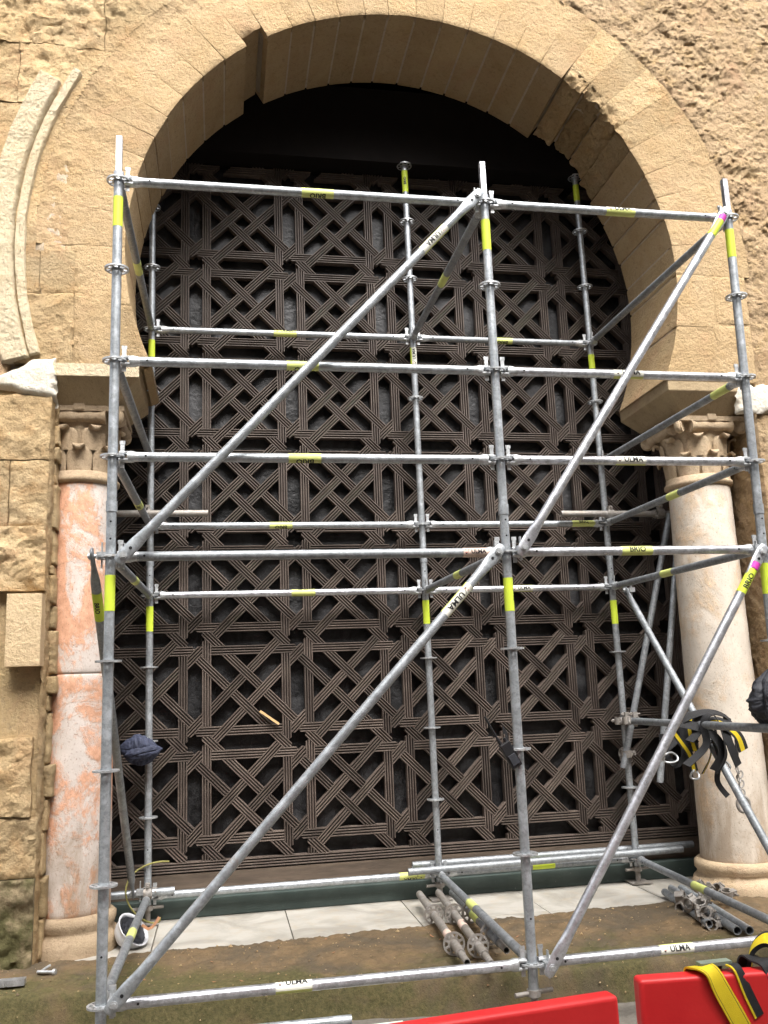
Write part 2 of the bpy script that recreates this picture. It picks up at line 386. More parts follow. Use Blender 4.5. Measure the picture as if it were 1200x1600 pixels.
def m_mossy_wall():
    t = NT('mossy_wall_foot'); v = t.coord(rand=False); a = t.noise(v, 4, 7, .65); b = t.noise(v, 26, 7, .7)
    col = t.mix(t.ramp(b, [(.35, 0), (.65, 1)]), (.16, .125, .075), (.30, .235, .145))
    col = t.mix(t.ramp(a, [(.44, 0), (.58, .85)]), col, (.075, .074, .028))
    return t.done(col, .9, normal=t.bump(b, 1.0, .02), spec=.2)
M['mossy'] = m_mossy_wall()

# ------------------------------------------------------------------ ground, ledge, marble threshold
XC, ZC, RI, RO = 1.888, 4.405, 1.984, 2.58
YF, YB = 1.224, 2.0
g = MB(); g.add([(-60, -60, -.17), (60, -60, -.17), (60, .80, -.17), (-60, .80, -.17)], [(0, 1, 2, 3)])
tag(g.build('ground', M['ground'], smooth=0), kind='structure')
ys = np.concatenate([np.linspace(.16, 1.0, 70), np.linspace(1.01, 1.50, 40)]); xs = np.linspace(-2.6, 6.4, 620)
Xg, Yg = np.meshgrid(xs, ys, indexing='ij')
edge_front = np.clip(.72 - .26 * (Xg + .3) / 1.5, .30, .72) + .05 * fbm(np.stack([Xg, Xg * 0, Xg * 0], -1), 1.3, 3) + .02 * fbm(np.stack([Xg, Yg, Xg * 0 + 3], -1), 6, 3)
edge_back = 1.315 + .035 * (Xg - .9) + .07 * fbm(np.stack([Xg, Xg * 0 + 5, Xg * 0], -1), 2.2, 5, .6)
Zg = .016 - .02 * sstep(1.2, .75, Yg) + .018 * fbm(np.stack([Xg, Yg, Xg * 0], -1), 5, 5) + .010 * fbm(np.stack([Xg, Yg, Xg * 0 + 9], -1), 22, 3)
Zg = Zg + .012 * fbm(np.stack([Xg, Yg, Xg * 0 + 4], -1), 11, 4, .6, True) - .2 * sstep(edge_front + .035, edge_front - .045, Yg) - .06 * sstep(edge_back - .012, edge_back + .012, Yg)
tag(link('stone_ledge', grid_mesh('stone_ledge', np.stack([Xg, Yg, Zg], -1), M['ledge'])), kind='structure')
bed = MB(); bed.box((1.9, 1.75, -.115), (9.0, 1.3, .17)); tag(bed.build('threshold_bed', M['mortar'], smooth=0), kind='structure')
thr = empty('marble_threshold', (0, 0, 0)); tag(thr, kind='structure')
sx_ = [-1.2, -.62, .115, .955, 1.765, 2.62, 3.47, 4.32, 5.2]
for a, b in zip(sx_[:-1], sx_[1:]):
    parts = [(1.20, 2.30)] if not (1.7 < a < 2.7) else [(1.20, 1.503), (1.509, 2.30)]
    for (y0, y1) in parts:
        q = MB(); z = rng.uniform(-.003, .001); q.box(((a + b) / 2, (y0 + y1) / 2, -.012 + z), (b - a - .007, y1 - y0, .024))
        q.build('slab', M['marble'], thr, smooth=0)

gr_ = MB()
def ledge_z(x, y): i = int(np.clip(np.searchsorted(xs, x), 0, len(xs) - 1)); k = int(np.clip(np.searchsorted(ys, y), 0, len(ys) - 1)); return Zg[i, k]
for _ in range(700):
    x, y = rng.uniform(-.7, 4.4), rng.uniform(.2, 1.36); r = rng.uniform(.002, .006) * (1.9 if rng.random() < .08 else 1); z = ledge_z(x, y)
    if z < -.17: z = -.17
    o = np.array([[1, 0, 0], [-1, 0, 0], [0, 1, 0], [0, -1, 0], [0, 0, 1], [0, 0, -1]]) * r * rng.uniform(.6, 1.5, (6, 1)) + [x, y, z + r * .4]
    gr_.cur = int(rng.random() < .3); gr_.add(o, [(0, 2, 4), (2, 1, 4), (1, 3, 4), (3, 0, 4), (2, 0, 5), (1, 2, 5), (3, 1, 5), (0, 3, 5)])
tag(gr_.build('grit', [M['joint'], M['dark_stone']], smooth=0), kind='stuff')
lf_ = MB()
for _ in range(26):
    x, y = rng.uniform(-.6, 4.2), rng.uniform(.3, 1.3); z = max(ledge_z(x, y), -.17) + .004; t = rng.uniform(0, 6.3); a_ = Vector((math.cos(t), math.sin(t), rng.uniform(-.2, .2))) * rng.uniform(.008, .017); b_ = Vector((-math.sin(t), math.cos(t), 0)) * .006
    c = Vector((x, y, z)); lf_.add([c - a_, c + b_, c + a_ + Vector((0, 0, .006)), c - b_], [(0, 1, 2, 3)])
tag(lf_.build('dry_leaves', M['leather'], smooth=0), kind='stuff')

# ------------------------------------------------------------------ arch wall
wall = empty('arch_wall', (0, YF, 0), 'weathered golden sandstone wall pierced by a tall horseshoe arch', 'wall')
def wpart(name, P, mat, keep=None):
    me = grid_mesh(name, P - np.array([0, YF, 0]), mat, keep)
    if name in ('voussoir', 'stone_block'): me.set_sharp_from_angle(angle=math.radians(50))
    return link(name, me, wall)
# voussoir joints (degrees round the arch), measured from the right springing to the left
J = [-24.9, -12.0, 0.0, 6.6, 13.1, 18.0, 23.9, 30.6, 36.2, 41.8, 47.2, 52.4, 58.2, 64.3, 69.9, 75.6, 81.5, 87.4, 93.4, 98.5, 104.1, 109.7, 115.0, 121.0, 126.0, 131.8, 137.9, 144.2, 150.0, 155.3, 160.4, 166.4, 173.0, 180.0, 192.0, 204.9]
def voussoir(a0, a1, rin, amp, mat, gap=.0085, outer=None, rough_in=0.0, proud=0.0):
    nu = max(10, int(math.radians(a1 - a0) * 2.1 / .014)); aa = np.linspace(0, 1, nu)
    fr = np.linspace(RO, rin, 44); so = np.linspace(YF, YB, 46)[1:]; bk = np.linspace(rin, rin + .35, 8)[1:]
    r = np.concatenate([fr, np.full(len(so), rin), bk]); y = np.concatenate([np.full(len(fr), YF), so, np.full(len(bk), YB)])
    A, Rr = np.meshgrid(aa, r, indexing='ij'); Y = np.broadcast_to(y, A.shape)
    gp = np.where(np.arange(len(r)) < len(fr), .0003 + .0022 * sstep(RI + .35, RI, r), gap)[None, :]
    jit = .010 * np.sin(r * 9 + a0)[None, :] * 0
    th = (math.radians(a0) + gp / Rr) * (1 - A) + (math.radians(a1) - gp / Rr) * A
    X = XC + Rr * np.cos(th); Z = ZC + Rr * np.sin(th)
    if a0 < -.1 or a1 > 180.1:        # horizontal beds below the centre
        sgn = 1 if a0 < 0 else -1
        th_i = th; zi = ZC + rin * np.sin(th_i); xi = XC + rin * np.cos(th_i); xo = (4.42 if sgn > 0 else -.60)
        s = (Rr - rin) / (RO - rin); X = np.where(Rr > rin + 1e-6, xi + (xo - xi) * s, xi); Z = zi.copy()
    P = np.stack([X, Y, Z], -1)
    nrm_f = np.array([0, -1, 0.]); ci = np.stack([-np.cos(th), 0 * th, -np.sin(th)], -1)
    s_path = np.concatenate([np.linspace(0, 1, len(fr)) * 0, np.ones(len(so)), np.ones(len(bk))])
    isf = np.broadcast_to(s_path, A.shape) < .5
    N = np.where(isf[..., None], nrm_f, ci)
    n1 = fbm(P, 9, 5) * amp + fbm(P, 40, 3) * amp * .35
    fade = np.where(isf, 1 + 2.2 * sstep(RI + .28, RO, Rr) * (1 if a0 > 60 else .45), .35 + rough_in)
    n1 = n1 * fade
    if rough_in > 0: n1 = n1 - np.where(~isf, rough_in * (.026 * (1 + fbm(P, 5, 5, .6, True)) + .040 * fbm(P + 2, 8, 5, .62)), 0) * 1.0
    D = n1 + proud * np.where(isf, 1, .3)
    # soften arrises at the joints and at the front edge
    eu = np.minimum(A, 1 - A) * math.radians(a1 - a0) * Rr
    near = np.where(isf, .07 + .5 * sstep(RI + .30, RI + .02, Rr) * sstep(-.2, .3, fbm(P, 4, 3)), .3)
    D = D - .007 * near * np.exp(-eu / .007)
    er = np.where(isf, sstep(RI + .22, RI + .55, Rr + .10 * fbm(P, 3, 3)), 0) * (1.0 if a0 > 84 else .35)
    D = D - er * .026 * np.clip(fbm(P + 3, 12, 5, .62, True) + .15, 0, 1) - er * .03 * np.clip(fbm(P + 13, 9, 4) - .22, 0, 1) + er * .010 * fbm(P + 7, 4, 4)
    df = np.where(isf, Rr - rin, Y - YF); D = D - (.006 + .060 * min(rough_in, 1.2) * sstep(-.25, .4, fbm(P + 11, 6, 5, .6))) * np.exp(-np.abs(df) / (.009 + .055 * min(rough_in, 1)))
    D = D - .001 * np.exp(-np.abs(df) / .009) * (1 + 1.5 * np.abs(fbm(P, 7, 3)))
    if a0 > 84:
        tt_ = np.where(isf, sstep(RO - .16, RO, Rr), 0); D = D * (1 - tt_) + .010 * fbm(P, 6, 5) * tt_
    P = P + N * D[..., None]
    side = P[[0, -1]] - N[[0, -1]] * .06
    P = np.concatenate([side[:1], P, side[1:]], 0)
    return wpart('voussoir', P, mat)
for a0, a1 in zip(J[:-1], J[1:]):
    rin = RI - rng.uniform(.0005, .010); amp = .004; mat = M['stone']; ri = 0.0
    if 30 < a0 < 50: rin = RI + {30.6: .006, 36.2: .028, 41.8: .042, 47.2: .024}[a0]; ri = {30.6: .7, 36.2: 1.5, 41.8: 1.7, 47.2: 1.2}[a0]; mat = M['soft']
    if a0 == 121.0: rin = RI + .075; ri = .35; mat = M['stone']
    voussoir(a0, a1, rin, amp if a0 < 115 else .006, mat, rough_in=ri, proud=rng.uniform(-.0012, .0012))
# mortar bed behind the voussoirs (just below the joint surface)
def mortar_ring():
    th = np.radians(np.linspace(-25.5, 205.5, 460)); fr = np.linspace(RO + .03, RI + .012, 20); so = np.linspace(YF + .008, YB - .012, 20)
    for r, y, mat in ((fr, YF + .010 + .034 * sstep(RI + .02, RI + .45, fr), M['joint']), (np.full(20, RI + .0015), so, M['mortar'])):
        A, Rr = np.meshgrid(th, r, indexing='ij'); Y = np.broadcast_to(y, A.shape).copy()
        deg = np.degrees(A); hole = ((deg > 120.3) & (deg < 126.6)) | ((deg > 30.2) & (deg < 52.8))
        Rr = np.where(hole & (Rr < RI + .1), np.maximum(Rr, RI + .13), Rr)
        P = np.stack([XC + Rr * np.cos(A), Y, ZC + Rr * np.sin(A)], -1); P[..., 2] = np.maximum(P[..., 2], 3.574)
        P[..., 1] += .003 * fbm(P, 20, 3); wpart('mortar_bed', P, mat)
mortar_ring()
# rectangular blocks
def block(x0, x1, z0, z1, amp, mat, proud=0.0, res=.014, clip=False, scale=7, edge=.008, depth=.10, name='stone_block', wob=.004, ridge=0):
    nx, nz = max(4, int((x1 - x0) / res)), max(4, int((z1 - z0) / res)); g_ = .0022 if clip else .004
    X, Z = np.meshgrid(np.linspace(x0 + g_, x1 - g_, nx), np.linspace(z0 + g_, z1 - g_, nz), indexing='ij')
    P = np.stack([X, 0 * X, Z], -1)
    e = np.minimum(np.minimum(X - x0, x1 - X), np.minimum(Z - z0, z1 - Z))
    Wv = np.stack([fbm(P + 31, 5, 3), fbm(P + 57, 5, 3)], -1) * wob
    d = amp * (fbm(P, scale, 6, .55) + ridge * fbm(P + 5, scale * .8, 4, .55, True)) + amp * .35 * fbm(P, scale * 6, 3) - edge * np.exp(-e / (edge * 1.6)) + proud
    if clip:
        rr_ = np.hypot(X - XC, Z - ZC); tt_ = sstep(RO + .14, RO - .01, rr_) * (Z > ZC - .3)
        d = d * (1 - tt_) + (.010 * fbm(P + [0, YF, 0], 6, 5) + .0005) * tt_
    P = np.stack([X + Wv[..., 0] * ((1 - tt_) * 5 if clip else 1), YF - d, Z + Wv[..., 1] * ((1 - tt_) * 5 if clip else 1)], -1)
    if depth:
        P = np.concatenate([P[:1] + [0, depth, 0], P, P[-1:] + [0, depth, 0]], 0)
        P = np.concatenate([P[:, :1] + [0, depth, 0], P, P[:, -1:] + [0, depth, 0]], 1)
    keep = None
    if clip:
        c = (P[:-1, :-1] + P[1:, 1:]) / 2; keep = (np.hypot(c[..., 0] - XC, c[..., 2] - ZC) > RO - .035) | (c[..., 2] < ZC - .05) & (c[..., 0] < -.4)
        if keep.sum() < 3: return None
    return wpart(name, P, mat, keep)
# left pier below the impost
XL = -.515
for a in [(-1.7, XL, 2.94, 3.36, .024, M['soft'], .004),
          (-1.7, -.745, 2.52, 2.94, .018, M['soft'], .004), (-.745, XL, 2.52, 2.94, .026, M['soft'], .0),
          (-1.7, XL, 2.12, 2.52, .045, M['soft'], .028),
          (-1.7, -.9, 1.27, 2.12, .02, M['soft'], -.03), (-1.7, -1.0, .82, 1.27, .03, M['soft'], .0), (-1.0, -.555, .82, 1.27, .034, M['soft'], .01),
          (-1.7, -.9, .49, .82, .028, M['soft'], .0), (-.9, XL, .49, .82, .036, M['soft'], -.004)]:
    block(a[0], a[1], a[2], a[3], a[4], a[5], a[6], clip=False, ridge=.7, edge=.008, wob=.014)
block(-.9, XL, 1.27, 2.12, .022, M['soft'], -.035, name='plaster_render', ridge=.5, edge=.002)
block(-.715, -.512, 1.672, 2.105, .004, M['pale_block'], .11, edge=.005, depth=.2, wob=.002)
block(-1.7, XL, -.2, .49, .040, M['mossy'], .02, ridge=.6, scale=9)
zz = .02
while zz < 3.25:          # pointing and small packing stones between pier and column
    h_ = rng.uniform(.06, .30); w_ = rng.uniform(.015, .06)
    block(XL - .012, XL + w_, zz, zz + h_, .020, M['joint'] if rng.random() < .6 else M['soft'], -.075 - rng.uniform(0, .06), res=.010, name='packing_stone', depth=.12, wob=.02, edge=.014, ridge=.6)
    zz += h_ + rng.uniform(-.01, .02)
# left spandrel and upper courses
rows = [(3.57, 4.06, .022), (4.06, 4.51, .012), (4.51, 4.99, .020), (4.99, 5.40, .016), (5.40, 5.86, .034), (5.86, 6.40, .042), (6.40, 6.95, .040)]
vj = {0: [-1.7, -1.05, -.385, .12], 1: [-1.7, -1.1, -.62, -.385, .02], 2: [-1.7, -.95, .2], 3: [-1.7, -1.05, -.39, .3], 4: [-1.7, -.80, -.05, .7], 5: [-1.7, -1.1, -.25, .5, 1.1], 6: [-1.7, -.9, -.2, .5, 1.2, 1.9]}
for i, (z0, z1, amp) in enumerate(rows):
    for a, b in zip(vj[i][:-1], vj[i][1:]):
        block(a, b, z0, z1, amp, M['soft'], rng.uniform(-.003, .003) + .004, clip=True, ridge=.7, edge=.006 if i < 3 else .002, wob=.008)
# backing of mortar behind all left stonework
block(-1.7, XL - .01, -.2, 3.5, .01, M['joint'], -.018, res=.05, depth=0, name='mortar_bed')
block(-1.7, -.40, 3.6, 8.6, .006, M['mortar'], -.016, res=.05, depth=0, name='mortar_bed')
def sheet(x0, x1, z0, z1, res, fn, mat, name, keepfn):
    X, Z = np.meshgrid(np.arange(x0, x1 + res, res), np.arange(z0, z1 + res, res), indexing='ij'); P = np.stack([X, 0 * X, Z], -1)
    d, wx, wz = fn(P); Q = np.stack([X + wx, YF - d, Z + wz], -1); c = (P[:-1, :-1] + P[1:, 1:]) / 2
    return wpart(name, Q, mat, keepfn(c))
inring = lambda c: np.hypot(c[..., 0] - XC, c[..., 2] - ZC)
sheet(-.55, 4.5, 3.5, 8.6, .03, lambda P: (-.040 + .01 * fbm(P, 6, 3), 0, 0), M['joint'], 'mortar_bed', lambda c: (inring(c) > RI + .15))
# upper wall above the picture and left top
block(-1.7, 1.9, 6.95, 8.6, .02, M['soft'], 0, res=.05, clip=True)
# eroded core on the right
def erode(P):
    big = fbm(P, 1.6, 3); clod = .5 * fbm(P, 6.0, 5, .6, True) + .9 * fbm(P + 33, 10, 5, .64); cl2 = fbm(P + 9, 15, 4, .6, True); fine = fbm(P, 55, 3)
    r = np.hypot(P[..., 0] - XC, P[..., 2] - ZC)
    m_ = .55 + .45 * sstep(.0, .35, fbm(P + 70, .9, 3) + .15)
    up = sstep(3.3, 4.4, P[..., 2]) * .55 + .45
    d = -.022 + .040 * big + up * m_ * (.034 * clod + .021 * cl2 - .03 * np.clip(fbm(P + 21, 4.2, 3) - .12, 0, 1)) + .008 * fine
    ed = np.where(P[..., 2] > ZC, r - RO, P[..., 0] - 4.42); d = d - .035 * np.exp(-np.clip(ed, 0, 1) / .03) * .5
    return d, .02 * fbm(P + 40, 9, 3), .025 * fbm(P + 80, 9, 3) - .55 * np.clip(d, -.06, .06)
sheet(1.9, 6.3, -.2, 7.4, .0115, erode, M['rubble'], 'rubble_core', lambda c: np.where(c[..., 2] > ZC, inring(c) > RO - .012, (c[..., 0] > 4.40) & (c[..., 2] < 9)))
sheet(1.9, 6.3, 7.39, 8.6, .05, lambda P: (.02 * fbm(P, 5, 4), 0, 0), M['rubble'], 'upper_masonry', lambda c: c[..., 2] > 0)
block(4.15, 4.42, 4.02, 4.40, .006, M['stone'], .006); block(4.12, 4.42, 3.60, 4.01, .008, M['stone'], .004)
# return jambs behind the columns and roof of the recess
def jamb(x, s, z1=3.45, mat=None):
    Y, Z = np.meshgrid(np.arange(YF - .005, 2.4, .015), np.arange(-.05, z1, .015), indexing='ij'); P = np.stack([0 * Y + x, Y, Z], -1)
    d = .018 * fbm(P, 6, 5) + .012 * fbm(P, 14, 4, .6, True); P[..., 0] += s * d - s * .015 * np.exp(-(Y - YF) / .02); return wpart('jamb', P, mat or M['rubble'])
jamb(XL, 1, mat=M['soft']); jamb(4.36, -1)
bx = MB()
bx.box((1.9, 1.45, 7.9), (8.0, .30, 1.4)); bx.box((-1.2, 2.45, 3.4), (1.0, .9, 7.4)); bx.box((5.4, 2.45, 3.4), (1.6, .9, 7.4)); bx.box((1.9, 2.40, 7.35), (8.0, .78, .5))
for v_i in range(len(bx.v)): bx.v[v_i] = (bx.v[v_i][0], bx.v[v_i][1] - YF, bx.v[v_i][2])
bx.build('wall_core', M['rubble'], wall, smooth=0)
iv = MB(); iv.box((1.9, 5.0 - YF, 3.4), (8.0, .2, 8)); iv.box((1.9, 3.86 - YF, 7.42), (8.0, 2.2, .2)); iv.box((-.80, 3.9 - YF, 3.4), (.2, 2.1, 7.6)); iv.box((4.70, 3.9 - YF, 3.4), (.2, 2.1, 7.6))  # void above the door, its darkness put into a near-black colour
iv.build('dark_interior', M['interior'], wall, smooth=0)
# plaster mouldings of the old label arch on the left
def mould(r0, r1, a0, a1, prof_h, mat, name, amp, z_end=None):
    na = int(math.radians(a1 - a0) * 2.7 / .012); nr = 26
    A, S = np.meshgrid(np.radians(np.linspace(a0, a1, na)), np.linspace(0, 1, nr), indexing='ij')
    endw = np.minimum(A - A[0, 0], A[-1, 0] - A)
    wv = .012 * fbm(np.stack([A * 6, S * 0 + r0, S * 3], -1), 1.6, 6, .65)
    r = r0 + (r1 - r0) * S + wv
    X = XC + r * np.cos(A); Z = ZC + r * np.sin(A); P = np.stack([X, 0 * X, Z], -1)
    h = prof_h * np.minimum(1, 9 * np.minimum(S, 1 - S)) ** .6 * (.95 + .05 * np.sin(S * math.pi)) + 1.0 * amp * fbm(P, 5, 6, .6) + amp * .5 * fbm(P, 34, 4, .6, True)
    Q = np.stack([X, YF - h + .0, Z], -1)
    back = .06
    Q = np.concatenate([Q[:, :1] + [0, back + prof_h, 0], Q, Q[:, -1:] + [0, back + prof_h, 0]], 1)
    Q = np.concatenate([Q[:1] + [0, back + prof_h, 0], Q, Q[-1:] + [0, back + prof_h, 0]], 0)
    return wpart(name, Q, mat)
mould(2.60, 2.665, 151.2, 197.2, .034, M['plaster'], 'plaster_moulding', .012)
mould(2.668, 2.84, 154.3, 197.4, .055, M['plaster'], 'plaster_moulding', .016)
# white repair plaster over the left impost and right impost
def patch(x0, x1, z0, z1, mat, proud, name, seed, cut=None):
    nx, nz = int((x1 - x0) / .01), int((z1 - z0) / .01)
    X, Z = np.meshgrid(np.linspace(x0, x1, nx), np.linspace(z0, z1, nz), indexing='ij'); P = np.stack([X + seed, 0 * X, Z], -1)
    e = np.minimum(np.minimum(X - x0, x1 - X), np.minimum(Z - z0, z1 - Z)) + .05 * fbm(P, 7, 5) - .012
    if cut is not None: e = np.minimum(e, cut(X, Z) + .03 * fbm(P, 9, 4))
    d = proud * sstep(-.02, .03, e) + .01 * fbm(P, 7, 4) - .07 * sstep(.0, -.03, e)
    return wpart(name, np.stack([X, YF - d, Z], -1), mat)
patch(-.98, -.49, 3.30, 3.62, M['white_plaster'], .035, 'plaster_patch', 0, lambda X, Z: np.minimum(3.485 + (X + .83) * .55 - Z, Z - 3.36 - np.clip(-.60 - X, 0, 1) * .22))
patch(-1.5, -.78, 3.40, 3.64, M['rubble'], .03, 'plaster_patch', 4)
patch(4.23, 4.75, 3.33, 3.56, M['white_plaster'], .018, 'plaster_patch', 9)

# ------------------------------------------------------------------ imposts
def impost(xi, xo, mat_face, sgn):
    """xi inner end (towards the opening), xo outer end; sgn +1 when the opening is at +X"""
    q = MB(); zt, zf, zb = 3.572, 3.495, 3.335; c = .165
    x0, x1 = (xo, xi) if sgn > 0 else (xi, xo)
    il, ir = (0, c) if sgn > 0 else (c, 0)
    y0, y1 = 1.216, YB + .015
    top = [(x0, y0, zt), (x1, y0, zt), (x1, y1, zt), (x0, y1, zt)]
    mid = [(x0, y0, zf), (x1, y0, zf), (x1, y1, zf), (x0, y1, zf)]
    bot = [(x0 + il, y0 + .145, zb), (x1 - ir, y0 + .145, zb), (x1 - ir, y1 - .10, zb), (x0 + il, y1 - .10, zb)]
    q.add(top + mid + bot, [(3, 2, 1, 0)] + [(i, (i + 1) % 4, 4 + (i + 1) % 4, 4 + i)[::-1] for i in range(4)] + [(4 + i, 4 + (i + 1) % 4, 8 + (i + 1) % 4, 8 + i)[::-1] for i in range(4)] + [(8, 9, 10, 11)])
    for v_i in range(len(q.v)): q.v[v_i] = (q.v[v_i][0], q.v[v_i][1] - YF, q.v[v_i][2])
    o = q.build('impost', mat_face, wall, smooth=0)
    bv = o.modifiers.new('bevel', 'BEVEL'); bv.width = .006; bv.segments = 2
    return o
impost(.012, -.515, M['impost'], 1); impost(3.70, 4.27, M['impost'], -1)
fa = MB(); fa.box((-.252, 1.209 - YF, 3.534), (.53, .012, .082)); fa.build('plaster_fascia', M['plaster'], wall, smooth=0)

# ------------------------------------------------------------------ columns
def column(x, label, mat, cmat, r0, r1, drum=True, base_r=.285):
    col = empty('stone_column', (x, 1.62, 0), label, 'column', 'columns flanking the doorway')
    def nz(P, a=.004, s=5):
        n_ = fbm(P + [x, 0, 0], s, 5) * a + fbm(P + [x, 3, 0], 22, 3) * a * .35
        rad = P.copy(); rad[..., 2] = 0; L = np.linalg.norm(rad, axis=-1, keepdims=True) + 1e-6
        return P + rad / L * n_[..., None]
    zs = np.linspace(.20, 2.855, 150)
    def prof(za, zb):
        zz = zs[(zs >= za) & (zs <= zb)]; zz = np.concatenate([[za], zz, [zb]])
        r = r0 + (r1 - r0) * ((zz - .2) / 2.65)
        r = r - .006 * np.exp(-(zz - za) / .008) - .006 * np.exp(-(zb - zz) / .008)
        return [(.02, za)] + list(zip(r, zz)) + [(.02, zb)]
    for za, zb in ([(.215, 1.628), (1.631, 2.855)] if drum else [(.20, 2.855)]):
        link('shaft', revolve('shaft', prof(za, zb), mat, 64, nz), col)
    link('neck_ring', revolve('neck_ring', [(.05, 2.85), (r1 + .012, 2.85), (r1 + .026, 2.865), (r1 + .026, 2.885), (r1 + .010, 2.90), (r1 + .010, 2.925), (.05, 2.93)], cmat, 48), col)
    b = base_r
    link('base', revolve('base', [(.05, -.04), (b * .99, -.04), (b * 1.0, .0), (b * 1.02, .05), (b * .98, .095), (b * .89, .112), (b * .87, .135), (b * .93, .16), (b * .92, .195), (b * .85, .215), (.05, .225)], cmat, 56, lambda P: nz(P, .022, 6)), col)
    # capital
    cap = empty('capital', (0, 0, 0)); cap.parent = col
    link('bell', revolve('bell', [(.05, 2.92), (r1 - .012, 2.92), (r1 - .005, 3.02), (r1 + .004, 3.12), (r1 + .02, 3.22), (r1 + .045, 3.285), (r1 + .05, 3.31), (.05, 3.315)], cmat, 48, lambda P: nz(P, .004, 9)), cap)
    for tier, (zb, h, off) in enumerate([(2.925, .165, 0), (3.06, .155, .5)]):
        for k in range(8):
            t = (k + off) * math.pi / 4; q = MB(); nf, ns = 12, 9; vs = []; fs = []
            rb = r1 - .004 + (.016 if tier else 0)
            for i in range(nf):
                f = i / (nf - 1); w_ = .082 * (1 - f ** 5) ** .5 * (.86 + .14 * f) + .003
                for j in range(ns):
                    sx = -1 + 2 * j / (ns - 1); an = t + sx * w_ / rb
                    o_ = .004 + .018 * f + .010 * abs(sx) ** 2.5 + (.006 if abs(sx) < .15 else 0) - (.014 if abs(sx) > .95 else 0)
                    vs.append((math.cos(an) * (rb + o_), math.sin(an) * (rb + o_), zb + h * f))
            for i in range(nf - 1):
                for j in range(ns - 1): fs.append((i * ns + j, i * ns + j + 1, (i + 1) * ns + j + 1, (i + 1) * ns + j))
            q.add(vs, fs); vs = []; fs = []
            tip = [(.72, .012, .030), (.86, .030, .034), (.95, .052, .032), (.97, .068, .028), (.90, .078, .022), (.80, .076, .014)]
            for (f, o_, w_) in tip:
                for th_ in (.0, -.016):
                    for sx in (-1, -.4, .4, 1):
                        an = t + sx * w_ / rb; rr = rb + o_ + th_ * .8 - .006 * abs(sx); vs.append((math.cos(an) * rr, math.sin(an) * rr, zb + h * f + th_ * .6 + .006 * abs(sx)))
            for i in range(len(tip) - 1):
                for a in (0, 4):
                    for j in range(3): fs.append((i * 8 + a + j, i * 8 + a + j + 1, i * 8 + 8 + a + j + 1, i * 8 + 8 + a + j))
                for j in (0, 3): fs.append((i * 8 + j, i * 8 + 4 + j, i * 8 + 12 + j, i * 8 + 8 + j))
            L = (len(tip) - 1) * 8; fs.append((L, L + 1, L + 2, L + 3, L + 7, L + 6, L + 5, L + 4))
            q.add(vs, fs); q.build('leaf', cmat, cap, smooth=55)
    R4 = r1 + .045
    for k in range(4):
        t = k * math.pi / 2 - math.pi / 2; e = Vector((math.cos(t), math.sin(t), 0)); s_ = Vector((-math.sin(t), math.cos(t), 0)); c = e * (R4 - .015) + Vector((0, 0, 3.275))
        q = MB(); st = []
        for f in np.linspace(-1, 1, 17):
            rr = .036 + .010 * abs(f) ** 3 - .004 * math.cos(f * 9); st.append((c + s_ * f * .165, e * rr, Vector((0, 0, rr))))
        q.loft(st, 14); q.build('volute_roll', cmat, cap, smooth=60)
        q = MB(); q.box(c + e * .012 + Vector((0, 0, .060)), (.075, .06, .052), Matrix.Rotation(t + math.pi / 2, 3, 'Z')); o = q.build('boss', cmat, cap, smooth=0)
        bv = o.modifiers.new('bevel', 'BEVEL'); bv.width = .010; bv.segments = 2
        t2 = t + math.pi / 4; d2 = Vector((math.cos(t2), math.sin(t2), 0)); p2 = d2 * (R4 * 1.30) + Vector((0, 0, 3.27)); sd = Vector((-math.sin(t2), math.cos(t2), 0))
        q = MB()
        pts = []
        for u in np.linspace(0, 2.2 * math.pi, 26):
            rr = .050 * (1 - u / 9.0); pts.append(p2 + d2 * math.sin(u) * rr + Vector((0, 0, math.cos(u) * rr)))
        q.path(pts, .020, 8)
        q.tube(p2 - sd * .026, p2 + sd * .026, .042, 14); q.build('corner_volute', cmat, cap, smooth=60)
    q = MB(); q.box((0, 0, 3.325), (2 * R4 + .06, 2 * R4 + .04, .036)); q.build('abacus', cmat, cap, smooth=0)
    return col
cl = column(-.372, 'flaking red and white marble column with leafy capital left of the door', M['col_red'], M['carved'], .228, .208)
cr = column(4.088, 'cream stained marble column beside the harness and grey bundle', M['col_pale'], M['carved_pale'], .254, .222, drum=False, base_r=.325)

# ------------------------------------------------------------------ lattice door
YD = 2.20
door = empty('lattice_door', (1.8, YD, 0), 'huge dark walnut door covered in interlaced star lattice', 'door')
Wp = .7348; NX0, NZ0 = .3435, 2.600
d_, hw_ = .113, .0445; hw2 = hw_ * math.sqrt(2); dd = .16
PROF = [(-hw_, .055), (-hw_, .0)]
for k in range(4):           # four fillets divided by three deep grooves
    pitch = (2 * hw_ + .0120) / 4; a = -hw_ + k * pitch; b = a + pitch - .0120
    PROF += [(a, .0015), (a + .003, -.0035), (b - .003, -.0035), (b, .0015)]
    if k < 3: PROF += [(b + .0014, .034), (b + .0106, .034)]
PROF += [(hw_, .0), (hw_, .055)]
base_segs = [
    ((d_, 0), (0, 1), [(-1, 1, -(d_ + dd - d_) + hw2), (1, 1, .095)], [(1, -1, -(dd - hw2))]),
    ((d_, 0), (0, 1), [(-1, 1, dd + hw2)], [(0, -1, -(1 - d_ - hw_))]),
    ((dd, 0), (1, 1), [(1, 0, .067), (0, 1, -.067)], [(0, -1, -(d_ - hw_))]),
    ((dd, 0), (1, 1), [(0, 1, d_ + hw_)], [(-1, -1, -(1 + dd - hw2))]),
    ((dd, 0), (1, 1), [(1, 1, 1 + dd + hw2)], [(-1, -1, -(2 - dd - hw2))]),
]
def rotp(v, k):
    for _ in range(k): v = (-v[1], v[0])
    return v
